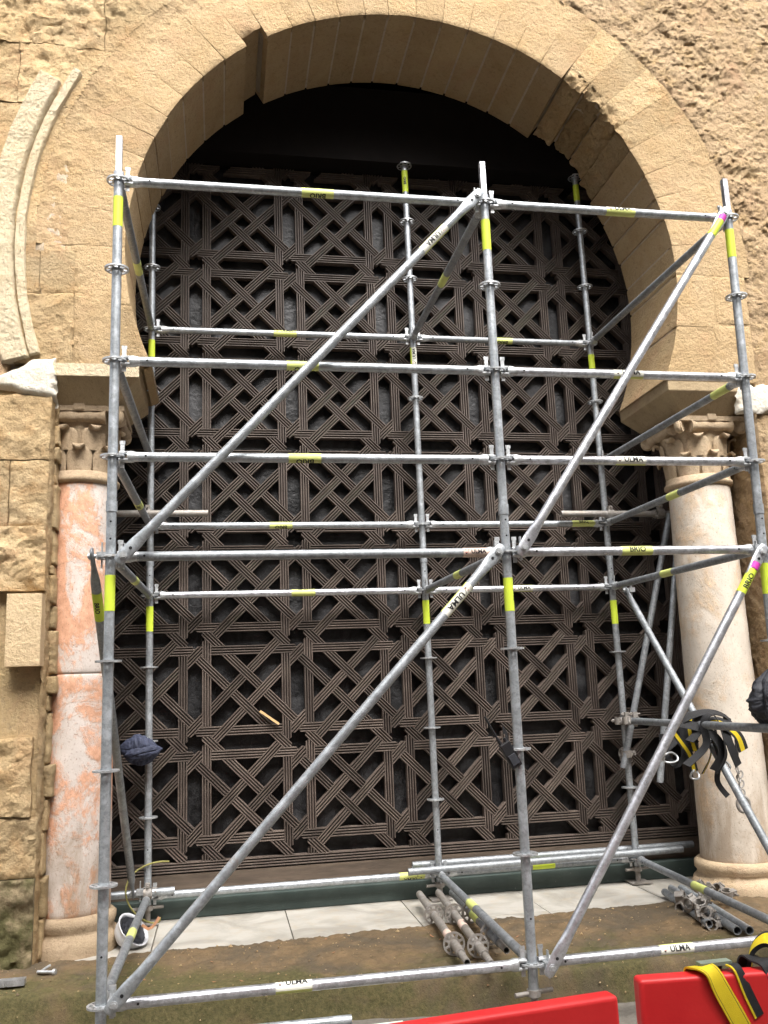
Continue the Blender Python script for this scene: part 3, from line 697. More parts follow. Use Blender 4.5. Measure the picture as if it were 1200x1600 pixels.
def seg_mesh(si, k, extra):
    p0, dr, S, E = base_segs[si]; L = math.hypot(*dr); dr = (dr[0] / L, dr[1] / L)
    p0 = rotp(p0, k); dr = rotp(dr, k); nv = (-dr[1], dr[0])
    planes = [(*rotp((a, b), k), c) for a, b, c in S + E] + extra
    vs = []; ok = False; n = len(PROF); st = []; en = []
    for o, dep in PROF:
        q = (p0[0] + nv[0] * o, p0[1] + nv[1] * o); lo, hi = -9, 9
        for a, b, c in planes:
            ad = a * dr[0] + b * dr[1]; r0 = c - (a * q[0] + b * q[1])
            if abs(ad) < 1e-6:
                if r0 > 1e-4: lo = 9
            elif ad > 0: lo = max(lo, r0 / ad)
            else: hi = min(hi, r0 / ad)
        if hi < lo: hi = lo = min(max(lo, -9), 9) if lo < 8 else None
        else: ok = ok or hi - lo > .01
        st.append(lo); en.append(hi)
    if not ok: return None
    good = [x for x in st if x is not None]
    for i in range(n):
        if st[i] is None: st[i] = en[i] = good[0]
    for arr in (st, en):
        for (o, dep), t in zip(PROF, arr):
            u = p0[0] + nv[0] * o + dr[0] * t; v = p0[1] + nv[1] * o + dr[1] * t
            vs.append((u * Wp, dep, -v * Wp))
    fs = [(i, i + 1, n + i + 1, n + i) for i in range(n - 1)]
    for b_ in (0, n):   # end caps
        fs.append(tuple(b_ + i for i in range(n)) if b_ else tuple(range(n))[::-1])
    q = MB(); q.add(vs, fs); return q.mesh('strap', M['wood'], smooth=0)
cache = {}; straps = []
for r in range(3, -5, -1):
    for c in range(-1, 6):
        for si in range(5):
            for k in range(4):
                ex = []
                if c >= 4: ex.append((-1, 0, -(d_ - hw_ + (5 - c))))
                if c <= 0: ex.append((1, 0, -(d_ - hw_) + (-1 - c)))
                if r <= -3: ex.append((0, 1, -.17 + (-4 - r)))
                if r >= 2: ex.append((0, -1, -(d_ - hw_ + (3 - r))))
                if c == 5 and si < 2 and k == 0: continue
                if c == -1 and si < 2 and k == 2: continue
                if r == 3 and si < 2 and k == 1: continue
                key = (si, k, tuple(ex))
                if key not in cache: cache[key] = seg_mesh(si, k, ex)
                if cache[key] is None: continue
                straps.append((cache[key], NX0 + c * Wp - 1.8, NZ0 - r * Wp, r, c))
far = []
for i, (me, x, z, r, c) in enumerate(straps):
    if i < 296: link('strap', me, door, (x, 0, z))
    else: far.append((me, x, z))
V_, F_l, b_ = [], [], 0
for me, x, z in far:
    n = len(me.vertices); co = np.empty(n * 3); me.vertices.foreach_get('co', co); V_.append(co.reshape(-1, 3) + [x, 0, z])
    F_l += [tuple(b_ + i for i in p.vertices) for p in me.polygons]; b_ += n
me = bpy.data.meshes.new('upper_straps'); me.from_pydata(np.concatenate(V_).tolist(), [], F_l); me.materials.append(M['wood'])
tag(link('upper_straps', me, door), kind='stuff')
q = MB(); q.box((0, -.035, 6.0), (5.2, .31, .66)); q.build('head_beam', M['interior'], door, smooth=0)  # made-up near-black beam, stands in for the shade at the door top
# straight border straps
def border(p0, p1):
    L = (Vector(p1) - Vector(p0)).length; dr = (Vector(p1) - Vector(p0)) / L; nv = Vector((-dr.z, 0, dr.x)); q = MB(); n = len(PROF)
    vs = [Vector(p) + nv * o * Wp + Vector((0, dep, 0)) for p in (p0, p1) for o, dep in PROF]
    q.add(vs, [(i, i + 1, n + i + 1, n + i) for i in range(n - 1)] + [tuple(range(n))[::-1], tuple(n + i for i in range(n))])
    return q.build('border_strap', M['wood'], door, smooth=0)
zb = NZ0 - 3 * Wp - d_ * Wp; xl = NX0 - Wp - d_ * Wp - 1.8; xr = NX0 + 5 * Wp + d_ * Wp - 1.8; hwW = hw_ * Wp
border((xl - hwW, 0, zb), (xr + hwW, 0, zb)); zt_ = NZ0 + 4 * Wp + d_ * Wp
border((xl, 0, zb + hwW), (xl, 0, zt_ - hwW)); border((xr, 0, zb + hwW), (xr, 0, zt_ - hwW))
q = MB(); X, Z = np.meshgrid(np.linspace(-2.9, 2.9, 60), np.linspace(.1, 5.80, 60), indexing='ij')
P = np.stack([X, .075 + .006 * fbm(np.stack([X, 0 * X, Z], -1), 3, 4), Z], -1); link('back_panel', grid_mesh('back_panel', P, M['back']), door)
q = MB(); q.box(((xl + xr) / 2, .020, .198), (xr - xl + .3, .06, .142)); q.build('bottom_rail', M['rail'], door, smooth=0)
for x in (xl - hwW - .05, xr + hwW + .05):
    q = MB(); q.box((x, .022, 2.97), (.095, .06, 5.4)); q.build('stile', M['rail'], door, smooth=0)
sill = MB(); sill.box((1.8, 2.20, .0625), (5.0, .15, .125)); o = sill.build('door_sill', M['sill'], smooth=0); tag(o, kind='structure')
bv = o.modifiers.new('bevel', 'BEVEL'); bv.width = .008; bv.segments = 2

# ------------------------------------------------------------------ scaffold
scaf = empty('scaffold', (0, 0, 0), 'galvanised steel ringlock scaffold standing in front of the lattice door', 'scaffold')
TR = .0242
def fx(i, z): return [(.00068, .00017), (.00225, 1.99368), (.01716, 3.44656)][i][0] * z + [(.00068, .00017), (.00225, 1.99368), (.01716, 3.44656)][i][1]
def bxx(i, z): return [(-.00483, .04505), (-.00232, 2.03601), (-.00277, 3.52644)][i][0] * z + [(-.00483, .04505), (-.00232, 2.03601), (-.00277, 3.52644)][i][1]
YBK, DZ = 2.055, .029
ZK = lambda k: 4.145 - .5 * k
def FP(i, k): z = ZK(k); return Vector((fx(i, z), 0, z))
def BP(i, k): z = ZK(k) + DZ; return Vector((bxx(i, z), YBK, z))
def rosette_mesh():
    q = MB(); h = .0045
    def ring(r0, r1, n=40):
        vs = []; fs = []
        for z in (-h, h):
            for r in (r0, r1):
                for k in range(n): t = 2 * math.pi * k / n; vs.append((r * math.cos(t), r * math.sin(t), z))
        for k in range(n):
            k2 = (k + 1) % n; fs += [(k, k2, n + k2, n + k)[::1], (2 * n + k, 3 * n + k, 3 * n + k2, 2 * n + k2), (n + k, n + k2, 3 * n + k2, 3 * n + k), (k, 2 * n + k, 2 * n + k2, k2)]
        q.add(vs, fs)
    ring(.0235, .034); ring(.051, .0615)
    for k in range(8):
        t = math.pi / 8 + k * math.pi / 4; q.box((.0425 * math.cos(t), .0425 * math.sin(t), 0), (.020, .013 if k % 2 else .011, 2 * h - .0006), Matrix.Rotation(t, 3, 'Z'))
    return q.mesh('rosette', M['cast'])
ROS = rosette_mesh()
FONT = None
def text_geo(body, size):
    cu = bpy.data.curves.new('txt', 'FONT'); cu.body = body; cu.size = size; cu.align_x = 'CENTER'; cu.align_y = 'CENTER'; cu.resolution_u = 2; cu.offset = .0011
    o = bpy.data.objects.new('txt', cu); COL.objects.link(o); dg = bpy.context.evaluated_depsgraph_get(); dg.update()
    me = o.evaluated_get(dg).to_mesh(); vs = [v.co.copy() for v in me.vertices]; fs = [tuple(p.vertices) for p in me.polygons]
    o.evaluated_get(dg).to_mesh_clear(); bpy.data.objects.remove(o); bpy.data.curves.remove(cu)
    bm = bmesh.new(); bv = [bm.verts.new(v) for v in vs]
    for f in fs:
        try: bm.faces.new([bv[i] for i in f])
        except ValueError: pass
    bmesh.ops.triangulate(bm, faces=bm.faces[:])
    for y in np.arange(-.6, .65, .1) * size: bmesh.ops.bisect_plane(bm, geom=bm.verts[:] + bm.edges[:] + bm.faces[:], plane_co=(0, y, 0), plane_no=(0, 1, 0))
    bm.verts.index_update(); vs = [v.co.copy() for v in bm.verts]; fs = [tuple(v.index for v in f.verts) for f in bm.faces]; bm.free()
    return vs, fs
_tc = {}
def sticker(parent, p0, p1, s0, s1, r=TR, text=None, ang=0, flip=False, mat='tape', name='sticker', size=.040, half=None, shift=0.0):
    """band wrapped round the tube from distance s0 to s1 along p0->p1, lettering printed on it at angle ang (0 front, 90 up)"""
    p0, p1 = Vector(p0), Vector(p1); a = (p1 - p0).normalized()
    fr = Vector((0, -1, 0)) if abs(a.y) < .8 else Vector((0, 0, 1)); e1 = (fr - a * fr.dot(a)).normalized(); e2 = e1.cross(a)
    q = MB(); n = 24; vs = []; fs = []; rr = r + .0009
    for s in (s0, s1):
        for k in range(n): t = 2 * math.pi * k / n; vs.append(p0 + a * s + (e1 * math.cos(t) + e2 * math.sin(t)) * rr)
    for k in range(n):
        q.cur = 0
        if half is not None:
            t = math.degrees(2 * math.pi * (k + .5) / n); dlt = (t - half + 180) % 360 - 180; q.cur = 1 if abs(dlt) < 62 else 0
        q.add([vs[k], vs[(k + 1) % n], vs[n + (k + 1) % n], vs[n + k]], [(0, 1, 2, 3)])
    mats = [M[mat], M['tape_white'], M['ink'], M['ink_red']]
    if text:
        if (text, size) not in _tc: _tc[(text, size)] = text_geo(text, size)
        tv, tf = _tc[(text, size)]; cx = (s0 + s1) / 2 + shift; q.cur = 2
        def put(x, y):
            if flip: x, y = -x, -y
            t = math.radians(ang) + y / rr; return p0 + a * (cx + x) + (e1 * math.cos(t) + e2 * math.sin(t)) * (rr + .0008)
        lo = min(v.x for v in tv); off = .012 if text == 'ULMA' else 0
        q.add([put(v.x + off, v.y) for v in tv], tf)
        if text == 'ULMA':      # the maker's slanted two-stroke mark left of the word
            x0 = lo + off - .034
            for mi, pts in ((3, [(0, .012), (.008, .012), (.012, -.006), (.005, -.006)]), (2, [(.014, -.006), (.020, .0), (.026, .014), (.020, .014), (.016, .004), (.010, -.012)]), (2, [(.0, -.004), (.004, -.012), (.012, -.013), (.010, -.008)])):
                q.cur = mi; q.add([put(x0 + x, y) for x, y in pts], [tuple(range(len(pts)))])
    return q.build(name, mats, parent, smooth=50)
def std(i, back, ztop, zbot, ks, stickers, spigot=True, joints=(), base=True):
    f = bxx if back else fx; y = YBK if back else 0
    p = lambda z: Vector((f(i, z), y, z))
    q = MB(); q.tube(p(zbot), p(ztop), TR, 20)
    for zj in joints: q.tube(p(zj - .055), p(zj), TR + .0035, 20)
    s = q.build('standard', M['galv'], scaf)
    for k in ks:
        z = ZK(k) + (DZ if back else 0); o = link('rosette', ROS, s, p(z)); o.rotation_euler = (0, 0, 0)
        q = MB(); q.tube(p(z - .012), p(z + .012), TR + .002, 20); q.build('weld_collar', M['galv'], s)
    for (a, b, *rest) in stickers:
        sticker(s, p(0), p(6), a, b, **(rest[0] if rest else {}))
    if spigot:
        q = MB(); t = spigot if spigot is not True else .22; q.box(p(ztop + t / 2), (.031, .031, t + .002)) if t > .2 else q.tube(p(ztop - .001), p(ztop + t), .0185, 16); q.tube(p(ztop - .02), p(ztop + .015), TR + .002, 20); q.build('spigot', M['bright'], s)
    for zz, sy in ((zbot + .35, 1), (ZK(4) + .085, 1), (ZK(4) + .17, 1)):   # black discs painted for the dark inside the pin holes
        q = MB(); q.tube(p(zz) + Vector((0, -TR - .0006, 0)), p(zz) + Vector((0, -TR + .004, 0)), .0052, 10); q.build('pin_hole', M['ink'], s)
    return s
T = lambda a, b, **k: (a, b, k)
std(0, False, 4.18, .0, range(9), [T(3.88, 4.05), T(1.882, 2.054)], joints=(2.42,))
std(1, False, 4.18, .0, range(9), [T(3.855, 4.039), T(1.836, 2.009, text='BRIO', ang=-75, size=.03)], joints=(2.40,))
std(2, False, 4.18, .0, range(9), [T(3.891, 4.07), T(1.897, 2.067)], joints=(2.40,))
std(0, True, 5.30, .12, range(-2, 9), [T(3.95, 4.086), T(1.921, 2.096)], spigot=.12, joints=(2.44,))
std(1, True, 5.70, .12, range(-3, 9), [T(5.433, 5.624, text='BRIO', ang=10, size=.03), T(3.951, 4.089, text='ULMA', ang=0, size=.034, half=-20), T(1.924, 2.099)], spigot=.05, joints=(2.44,))
std(2, True, 5.70, .12, range(-3, 9), [T(3.954, 4.076), T(1.886, 2.068), T(5.45, 5.6)], spigot=.05, joints=(2.44,))
def jack(p, zg, zt):
    j = empty('base_jack', (0, 0, 0)); j.parent = scaf
    q = MB(); q.tube((p.x, p.y, zg + .006), (p.x, p.y, zt + .1), .0175, 14)
    for z in np.arange(zg + .02, zt, .008): q.tube((p.x, p.y, z), (p.x, p.y, z + .004), .0195, 12)
    q.build('screw', M['dirty'], j)
    q = MB(); q.box((p.x, p.y, zg + .004), (.15, .15, .008)); q.build('foot_plate', M['dirty'], j, smooth=0)
    q = MB(); q.tube((p.x, p.y, zt - .03), (p.x, p.y, zt), .033, 16); q.tube((p.x - .10, p.y - .02, zt - .015), (p.x + .10, p.y + .02, zt - .015), .011, 10); q.build('wing_nut', M['dirty'], j)
for i in range(3):
    jack(Vector((fx(i, 0), 0, 0)), -.166, .03); jack(Vector((bxx(i, 0), YBK, 0)), .006, .115)
def head(q, p, a, r=TR):
    """wedge head of a ledger: p centre of the standard, a unit direction away from it"""
    up = Vector((0, 0, 1)); s = a.cross(up).normalized()
    def ringp(t, hh, w): return (p + a * t, up * hh, s * w)
    for sg in (1, -1):      # two jaws above and below the rosette
        st = []
        for t, hh, w in ((.030, .010, .022), (.05, .011, .024), (.075, .011, .024)):
            st.append((p + a * t + up * sg * (.0065 + hh), up * hh, s * w))
        q.loft(st, 10)
    q.loft([ringp(.070, .030, .024), ringp(.09, .031, .025), ringp(.115, r, r), ringp(.135, r, r)], 16)
    R3 = Matrix((a, s, up)).transposed()
    q.box(p + a * .046 + up * .012, (.020, .006, .135), R3); q.box(p + a * .046 + up * .072, (.026, .008, .018), R3)
def ledger(p0, p1, mat, st=(), hd=True, name='ledger', off=0):
    p0, p1 = Vector(p0), Vector(p1); a = (p1 - p0).normalized(); q = MB()
    q.tube(p0 + a * .125, p1 - a * .125, TR, 20); o = q.build(name, M[mat], scaf)
    for p, d in ((p0, a), (p1, -a)):
        h = MB(); head(h, p, d); h.build('wedge_head', M['cast'], o)
    for (s0, s1, kw) in st: sticker(o, p0, p1, s0, s1, **kw)
    for t in (.16, (p1 - p0).length - .16):
        q = MB(); c = p0 + a * t; fr = Vector((0, -1, 0)) if abs(a.y) < .8 else Vector((1, 0, 0)) * (-1 if p0.x > .3 else 1)
        q.tube(c + fr * (TR - .004), c + fr * (TR + .0006), .0058, 10); q.build('pin_hole', M['ink'], o)  # black disc paints the shade inside the hole
    return o
K = dict
LF = {(0, 0): ('galv', [(.963, 1.139, K(text='BRIO', ang=-62, flip=True, mat='tape_pale'))]), (0, 2): ('galv', [(.865, 1.033, K(mat='tape_pale', text='BRIO', ang=-68, flip=True))]),
      (0, 3): ('galv', [(.867, 1.034, K(mat='tape_pale', text='BRIO', ang=-58, flip=True, size=.042))]), (0, 4): ('dull', [(1.76, 1.898, K(mat='tape_pink', text='ULMA', ang=5, size=.03))]),
      (0, 8): ('bright', [(.765, .932, K(mat='tape_pale', half=52, text='ULMA', ang=66, size=.038))]),
      (1, 0): ('galv', [(.732, .911, K(mat='tape_pale', half=70, text='ULMA', ang=25, size=.038))]), (1, 2): ('bright', [(.687, .864, K(mat='tape_pale', half=12, text='ULMA', ang=12, size=.040))]),
      (1, 3): ('bright', [(.655, .829, K(mat='tape_pale', half=8, text='ULMA', ang=6, size=.042))]), (1, 4): ('bright', [(.642, .819, K(mat='tape_pale', text='BRIO', ang=12, size=.042))]),
      (1, 8): ('bright', [(.659, .836, K(mat='tape_pale', half=20, text='ULMA', ang=22, size=.040))])}
for (b, k), (mt, st) in LF.items(): ledger(FP(b, k), FP(b + 1, k), mt, st)
LB = {(0, 0): ('galv', [(.908, 1.085, K(mat='tape_pale', text='ULMA', ang=40, size=.036))]), (1, 0): ('dull', [(.65, .819, K(text='BRIO', ang=-50, flip=True, mat='tape_pale'))]), (0, 3): ('galv', [(.849, 1.018, K(text='BRIO', ang=-45, flip=True, mat='tape_pale'))]),
      (1, 3): ('galv', [(1.2, 1.389, K(mat='tape_pale', text='BRIO', ang=30, size=.034))]), (0, 4): ('bright', [(.999, 1.172, K(mat='tape_pale', text='BRIO', ang=70, size=.034))]), (1, 4): ('bright', [(.67, .84, K(mat='tape_pale', half=5, text='ULMA', ang=4, size=.038))]),
      (0, 8): ('galv', [(1.703, 1.885, K(mat='tape_pale', text='ULMA', ang=-50, flip=True, size=.036))]), (1, 8): ('dull', [(.685, .854, K())])}
for (b, k), (mt, st) in LB.items(): ledger(BP(b, k), BP(b + 1, k), mt, st)
LD = {(0, 0): [(.92, 1.09, K(mat='tape_pale', text='BRIO', ang=-90, size=.034))], (0, 2): [], (0, 3): [(1.14, 1.3, K(mat='tape_pale', text='BRIO', ang=180, size=.034))], (0, 4): [(.95, 1.11, K(mat='tape_pale'))], (0, 8): [(1.03, 1.19, K(mat='tape_pale'))],
      (1, 0): [(.9, 1.07, K(mat='tape_pale', text='BRIO', ang=-90, size=.034))], (1, 4): [(.92, 1.08, K(mat='tape_pale'))], (1, 8): [(1.04, 1.2, K(mat='tape_pale'))],
      (2, 0): [], (2, 2): [(.16, .34, K(mat='tape_pale', text='BRIO', ang=-80, size=.036))], (2, 3): [(.85, 1.01, K(mat='tape_pale', text='BRIO', ang=-80, size=.034))], (2, 4): [(1.04, 1.2, K(mat='tape_pale'))], (2, 8): [(1.0, 1.17, K(mat='tape_pale'))]}
for (i, k), st in LD.items(): ledger(FP(i, k), BP(i, k), 'dull', st, name='transom')
def brace(p0, p1, mat, st=(), pins=True, yo=None):
    p0, p1 = Vector(p0), Vector(p1); a = (p1 - p0).normalized(); fr = Vector((0, -1, 0)) if abs(a.y) < .3 else Vector((-1, 0, 0)); fr = (fr - a * fr.dot(a)).normalized(); e2 = fr.cross(a); L = (p1 - p0).length; S = []
    for t, rf, rw in ((-.045, .003, .012), (-.036, .009, .024), (0, .010, .030), (.055, .010, .032), (.09, .014, .031), (.14, TR - .002, .0262), (.18, TR, TR)): S.append((t, rf, rw))
    st_ = S + [(L - t, rf, rw) for t, rf, rw in S[::-1]]
    q = MB(); q.loft([(p0 + a * t, fr * rf, e2 * rw) for t, rf, rw in st_], 18); o = q.build('brace', M[mat], scaf)
    for p, d in ((p0, a), (p1, -a)):
        h = MB(); h.tube(p + fr * .022, p - fr * .03, .011, 12); h.tube(p + fr * .016, p + fr * .010, .018, 14); h.build('pivot_bolt', M['cast'], o)
        h = MB(); c = p + d * .048; h.tube(c + fr * .0118, c + fr * .004, .008, 10); h.build('pin_hole', M['ink'], o)  # disc coloured black for the hole's inner shade
        h = MB(); h.box(p - fr * .045, (.045, .05, .034)); h.box(p - fr * .045 + Vector((0, 0, .004)), (.006, .022, .125)); h.build('wedge_head', M['cast'], o, smooth=0)
    for (s0, s1, kw) in st: sticker(o, p0, p1, s0, s1, **kw)
    return o
brace((.070, -.08, 2.138), (1.937, -.08, 4.146), 'galv', [(2.255, 2.46, K(mat='tape_pale', half=0, text='ULMA', ang=6, flip=True, size=.040))])
brace((2.067, -.08, 2.155), (3.446, -.08, 4.132), 'bright', [(2.225, 2.345, K()), (2.345, 2.385, K(mat='magenta', name='marker_tape'))])
brace((.064, -.08, .168), (1.928, -.08, 2.136), 'galv', [(2.275, 2.475, K(mat='tape_pale', half=0, text='ULMA', ang=6, flip=True, size=.042))])
brace((2.063, -.08, .141), (3.421, -.08, 2.120), 'bright', [(2.13, 2.28, K(text='BRIO', ang=0, flip=False, size=.042)), (2.285, 2.325, K(mat='magenta', name='marker_tape'))])
brace((-.085, .01, 2.150), (-.045, 2.00, .215), 'dull', [(.22, .40, K(text='BRIO', ang=-10, size=.032))])
brace((3.60, 1.99, 2.14), (3.53, .06, .20), 'dull', [])
# coupler builder (local frame: first clamp round local X, second round local Z, stacked along Y)
def coupler_mb(q, Mx, swivel=0.0):
    def half(c, ax, ex, ey):
        n = 22; vs = []; fs = []
        for t_ in (-.026, .026):
            for r in (.0255, .0325):
                for k in range(n + 1):
                    t = math.radians(20 + 320 * k / n); vs.append(Mx @ (c + ax * t_ + (ex * math.cos(t) + ey * math.sin(t)) * r))
        m_ = n + 1
        for k in range(n):
            for (a, b) in ((0, 1), (2, 3), (0, 2), (1, 3)): fs.append((a * m_ + k, a * m_ + k + 1, b * m_ + k + 1, b * m_ + k))
        q.add(vs, fs)
        q.box(Mx @ (c + ex * .042), (.030, .034, .040), Mx.to_3x3())
        q.tube(Mx @ (c + ex * .047 - ey * .040), Mx @ (c + ex * .047 + ey * .045), .0065, 10)
        q.tube(Mx @ (c + ex * .047 + ey * .022), Mx @ (c + ex * .047 + ey * .036), .0135, 6)
        q.tube(Mx @ (c - ex * .036 - ax * .02), Mx @ (c - ex * .036 + ax * .02), .008, 10)
    half(Vector((0, -.031, 0)), Vector((1, 0, 0)), Vector((0, 0, 1)), Vector((0, 1, 0)))
    c, s = math.cos(swivel), math.sin(swivel)
    half(Vector((0, .031, 0)), Vector((s, 0, c)), Vector((c, 0, -s)), Vector((0, 1, 0)))
    q.tube(Mx @ Vector((0, -.008, 0)), Mx @ Vector((0, .008, 0)), .022, 12)
def coupler(parent, loc, rot, mat='dirty', swivel=0.0, name='coupler'):
    q = MB(); coupler_mb(q, Matrix.Translation(Vector((0, 0, 0))), swivel); o = q.build(name, M[mat], parent, loc=loc); o.rotation_euler = rot; return o
# tie tubes clamped to the right back standard and the column side
def tie(p0, p1, mat='dull'):
    q = MB(); q.tube(p0, p1, TR, 18, inner=.0205); return q.build('tie_tube', M[mat], scaf)
tie((4.00, 1.93, 2.725), (3.46, 2.00, .82), 'dull'); tie((4.04, 1.87, 2.66), (3.66, 1.84, .72), 'galv')
tie((3.12, 1.985, 2.740), (4.04, 1.985, 2.737), 'dirty'); tie((3.36, 2.125, 2.770), (4.10, 2.10, 2.755), 'dull')
tie((3.515, 2.105, 1.160), (3.36, -.25, 1.185), 'dull')
tie((-.30, 1.95, 2.745), (.44, 1.95, 2.745), 'dirty')
tie((-.19, 2.02, .20), (.22, 2.02, .205), 'galv')
for loc, rot, sw in (((3.53, 2.02, 2.74), (0, 0, 0), 0), ((3.92, 1.96, 2.735), (0, 0, 0), .3), ((4.02, 1.93, 2.70), (.3, .2, 0), .5), ((3.50, 2.02, 1.16), (0, 0, 1.5), 0), ((3.49, 1.86, 1.165), (0, 0, 1.5), .25), ((3.50, 2.03, .92), (0, 1.5, 0), .2), ((.05, 2.0, .21), (0, 0, 0), 0), ((.02, 1.99, 2.745), (0, 0, 0), 0)):
    coupler(scaf, loc, rot, 'dirty', sw)

# ------------------------------------------------------------------ loose gear on the threshold
def loose_tube(p0, p1, mat, label, group, r=TR):
    p0, p1 = Vector(p0), Vector(p1); q = MB(); q.tube(p0 - p0, p1 - p0, r, 20, inner=r - .004); o = q.build('loose_tube', M[mat], loc=p0); return tag(o, label, 'tube', group)
loose_tube((3.50, 1.60, .032), (3.345, .76, .036), 'dull', 'short grey tube at the left of the pile under the couplers', 'loose tubes by the right column')
loose_tube((3.60, 1.70, .030), (3.42, .58, .036), 'dull', 'grey tube lying in the middle of the pile near the right column', 'loose tubes by the right column')
loose_tube((3.665, 1.68, .030), (3.485, .56, .036), 'galv', 'grey tube with packed end lying at the right of the pile', 'loose tubes by the right column')
loose_tube((1.80, 1.985, .213), (3.86, 1.985, .226), 'dull', 'long tube resting along the low back ledger, in front', 'spare tubes on the low back ledger')
loose_tube((1.86, 2.125, .228), (4.02, 2.125, .228), 'dull', 'long tube resting behind on the low back ledger', 'spare tubes on the low back ledger')
loose_tube((-.30, .36, -.135), (1.155, .33, -.130), 'galv', 'long galvanised tube lying on the street below the ledge', 'loose tubes on the street')
loose_tube((-.9, .50, -.145), (-.36, .50, -.145), 'galv', 'tube end lying on the street at the lower left corner', 'loose tubes on the street')
pl = MB(); pl.box((0, 0, 0), (.50, .11, .03)); o = pl.build('white_plank', M['tape_white'], smooth=0, loc=(1.15, .20, -.15)); tag(o, 'white painted board lying on the street beside a tube', 'board'); o.rotation_euler = (0, 0, .03)
def loose_standard(p0, p1, mat, label, st, ros=(.30, .80)):
    p0, p1 = Vector(p0), Vector(p1); a = (p1 - p0).normalized(); L = (p1 - p0).length
    root = empty('loose_standard', p0, label, 'scaffold standard', 'spare scaffold standards on the threshold')
    q = MB(); q.tube((0, 0, 0), a * L, TR, 20, inner=.0205); q.build('tube', M[mat], root)
    q = MB(); q.tube(a * L, a * (L + .15), .0185, 14, inner=.015); q.build('spigot', M['dirty'], root)
    for f in ros:
        o = link('rosette', ROS2, root, a * (L * f)); o.rotation_euler = a.to_track_quat('Z', 'Y').to_euler()
    for (s0, s1, kw) in st: sticker(root, (0, 0, 0), a * L, s0, s1, **kw)
ROS2 = ROS.copy(); ROS2.materials.clear(); ROS2.materials.append(M['dirty'])
loose_standard((1.852, 1.88, .085), (1.772, .50, .075), 'dirty', 'cement splashed spare standard at the left of three', [(.98, 1.06, K(mat='tape_pink', name='faded_sticker'))], (.40, .86))
loose_standard((1.985, 1.88, .085), (1.885, .44, .075), 'dirty', 'spare standard with pink sticker in the middle of three', [(.80, .92, K(mat='tape_pink', text='BRIO', ang=30, size=.03))], (.40, .88))
loose_standard((2.075, 1.86, .085), (2.015, .60, .085), 'dull', 'grey spare standard with yellow sticker at the right of three', [(.62, .80, K(mat='tape_pale', text='ULMA', ang=60, size=.03))], (.46, .85))
cp = [((3.40, 1.18, .060), (1.3, .2, .4), 'knot-like coupler at the back left of the loose heap'), ((3.395, .99, .095), (.4, 1.1, .9), 'dirty coupler on top of the short tube'),
      ((3.37, .80, .055), (1.5, .3, 1.4), 'coupler with open jaw lying nearest the street'), ((3.58, 1.22, .115), (.5, .6, .2), 'shiny coupler lying across the two right tubes'), ((3.68, 1.16, .105), (1.0, 1.3, 1.2), 'coupler at the far right of the tube heap')]
for loc, rot, lb in cp:
    o = coupler(None, loc, rot, 'dirty', random.uniform(0, 1.4), name='coupler'); tag(o, lb, 'coupler', 'loose couplers on the tube heap')
    o.scale = (1.12, 1.12, 1.12)
q = MB(); q.tube((0, 0, 0), (.085, -.03, 0), .009, 10); q.tube((.085, -.03, 0), (.10, -.035, 0), .016, 10); q.tube((.015, 0, .0), (.055, .06, .012), .007, 8)
tag(q.build('bolt', M['cast'], loc=(-.46, 1.06, .030)), 'small steel bolt and pin lying by the left column foot', 'bolt')
q = MB(); q.box((0, 0, 0), (.50, .05, .03)); o = q.build('aluminium_profile', M['bright'], smooth=0, loc=(-.74, .90, .033)); tag(o, 'short aluminium bar lying at the foot of the left pier', 'metal bar')
q = MB(); q.box((0, 0, 0), (.165, .018, .016)); o = q.build('wood_offcut', M['pine'], smooth=0, loc=(.869, 2.172, 1.294)); o.rotation_euler = (0, math.radians(36), 0); tag(o, 'pale wood offcut lodged in the lattice of the door', 'stick')
# helmet
hm = empty('safety_helmet', (-.005, 1.50, .095), 'white safety helmet lying on its side with black lining by the left column', 'helmet')
pr = [(.004, -.125)] + [(.132 * math.sin(t) ** .8, -.125 * math.cos(t)) for t in np.linspace(.15, 1.5, 14)] + [(.142, .012), (.150, .020), (.146, .026), (.128, .014)] + [(.124 * math.sin(t) ** .8, -.117 * math.cos(t)) for t in np.linspace(1.45, .1, 12)]
HR = Matrix.Rotation(math.radians(20), 4, 'Z') @ Matrix.Rotation(math.radians(38), 4, 'Y') @ Matrix.Rotation(math.radians(34), 4, 'X')
o = link('shell', revolve('shell', pr, M['white_shell'], 40), hm); o.matrix_local = HR
Pn = []
tt = np.linspace(0, 2 * np.pi, 40, endpoint=False); rr_ = np.linspace(0.01, .118, 16); A, Rr = np.meshgrid(tt, rr_, indexing='ij')
P = np.stack([Rr * np.cos(A), Rr * np.sin(A), 0 * A], -1); P[..., 2] = .0 + .03 * fbm(P, 26, 4, .6, True) - .05 * (1 - (Rr / .118) ** 2)
hm.scale = (.76, .76, .76)
o = link('lining', grid_mesh('lining', P, M['black_cloth'], closeu=True), hm); o.matrix_local = HR
q = MB(); q.ribbon([(.08, -.05, .05), (.13, -.07, .02), (.16, -.06, .03), (.19, -.03, .06), (.21, -.01, .09)], .022, (0, -1, .3), .004); q.build('chin_strap', M['leather'], hm)
# rope
pts = [Vector((.05 - .17 * math.sin(t) * (1 - t / 9), 2.02 - .12 * t / 6, .28 + .10 * math.cos(t) - .045 * t)) for t in np.linspace(-.8, 4.6, 40)]
q = MB(); q.path([p - pts[0] for p in pts], .006, 8); o = q.build('rope', M['rope'], loc=pts[0]); tag(o, 'yellow green rope looped round the low left coupler', 'rope')

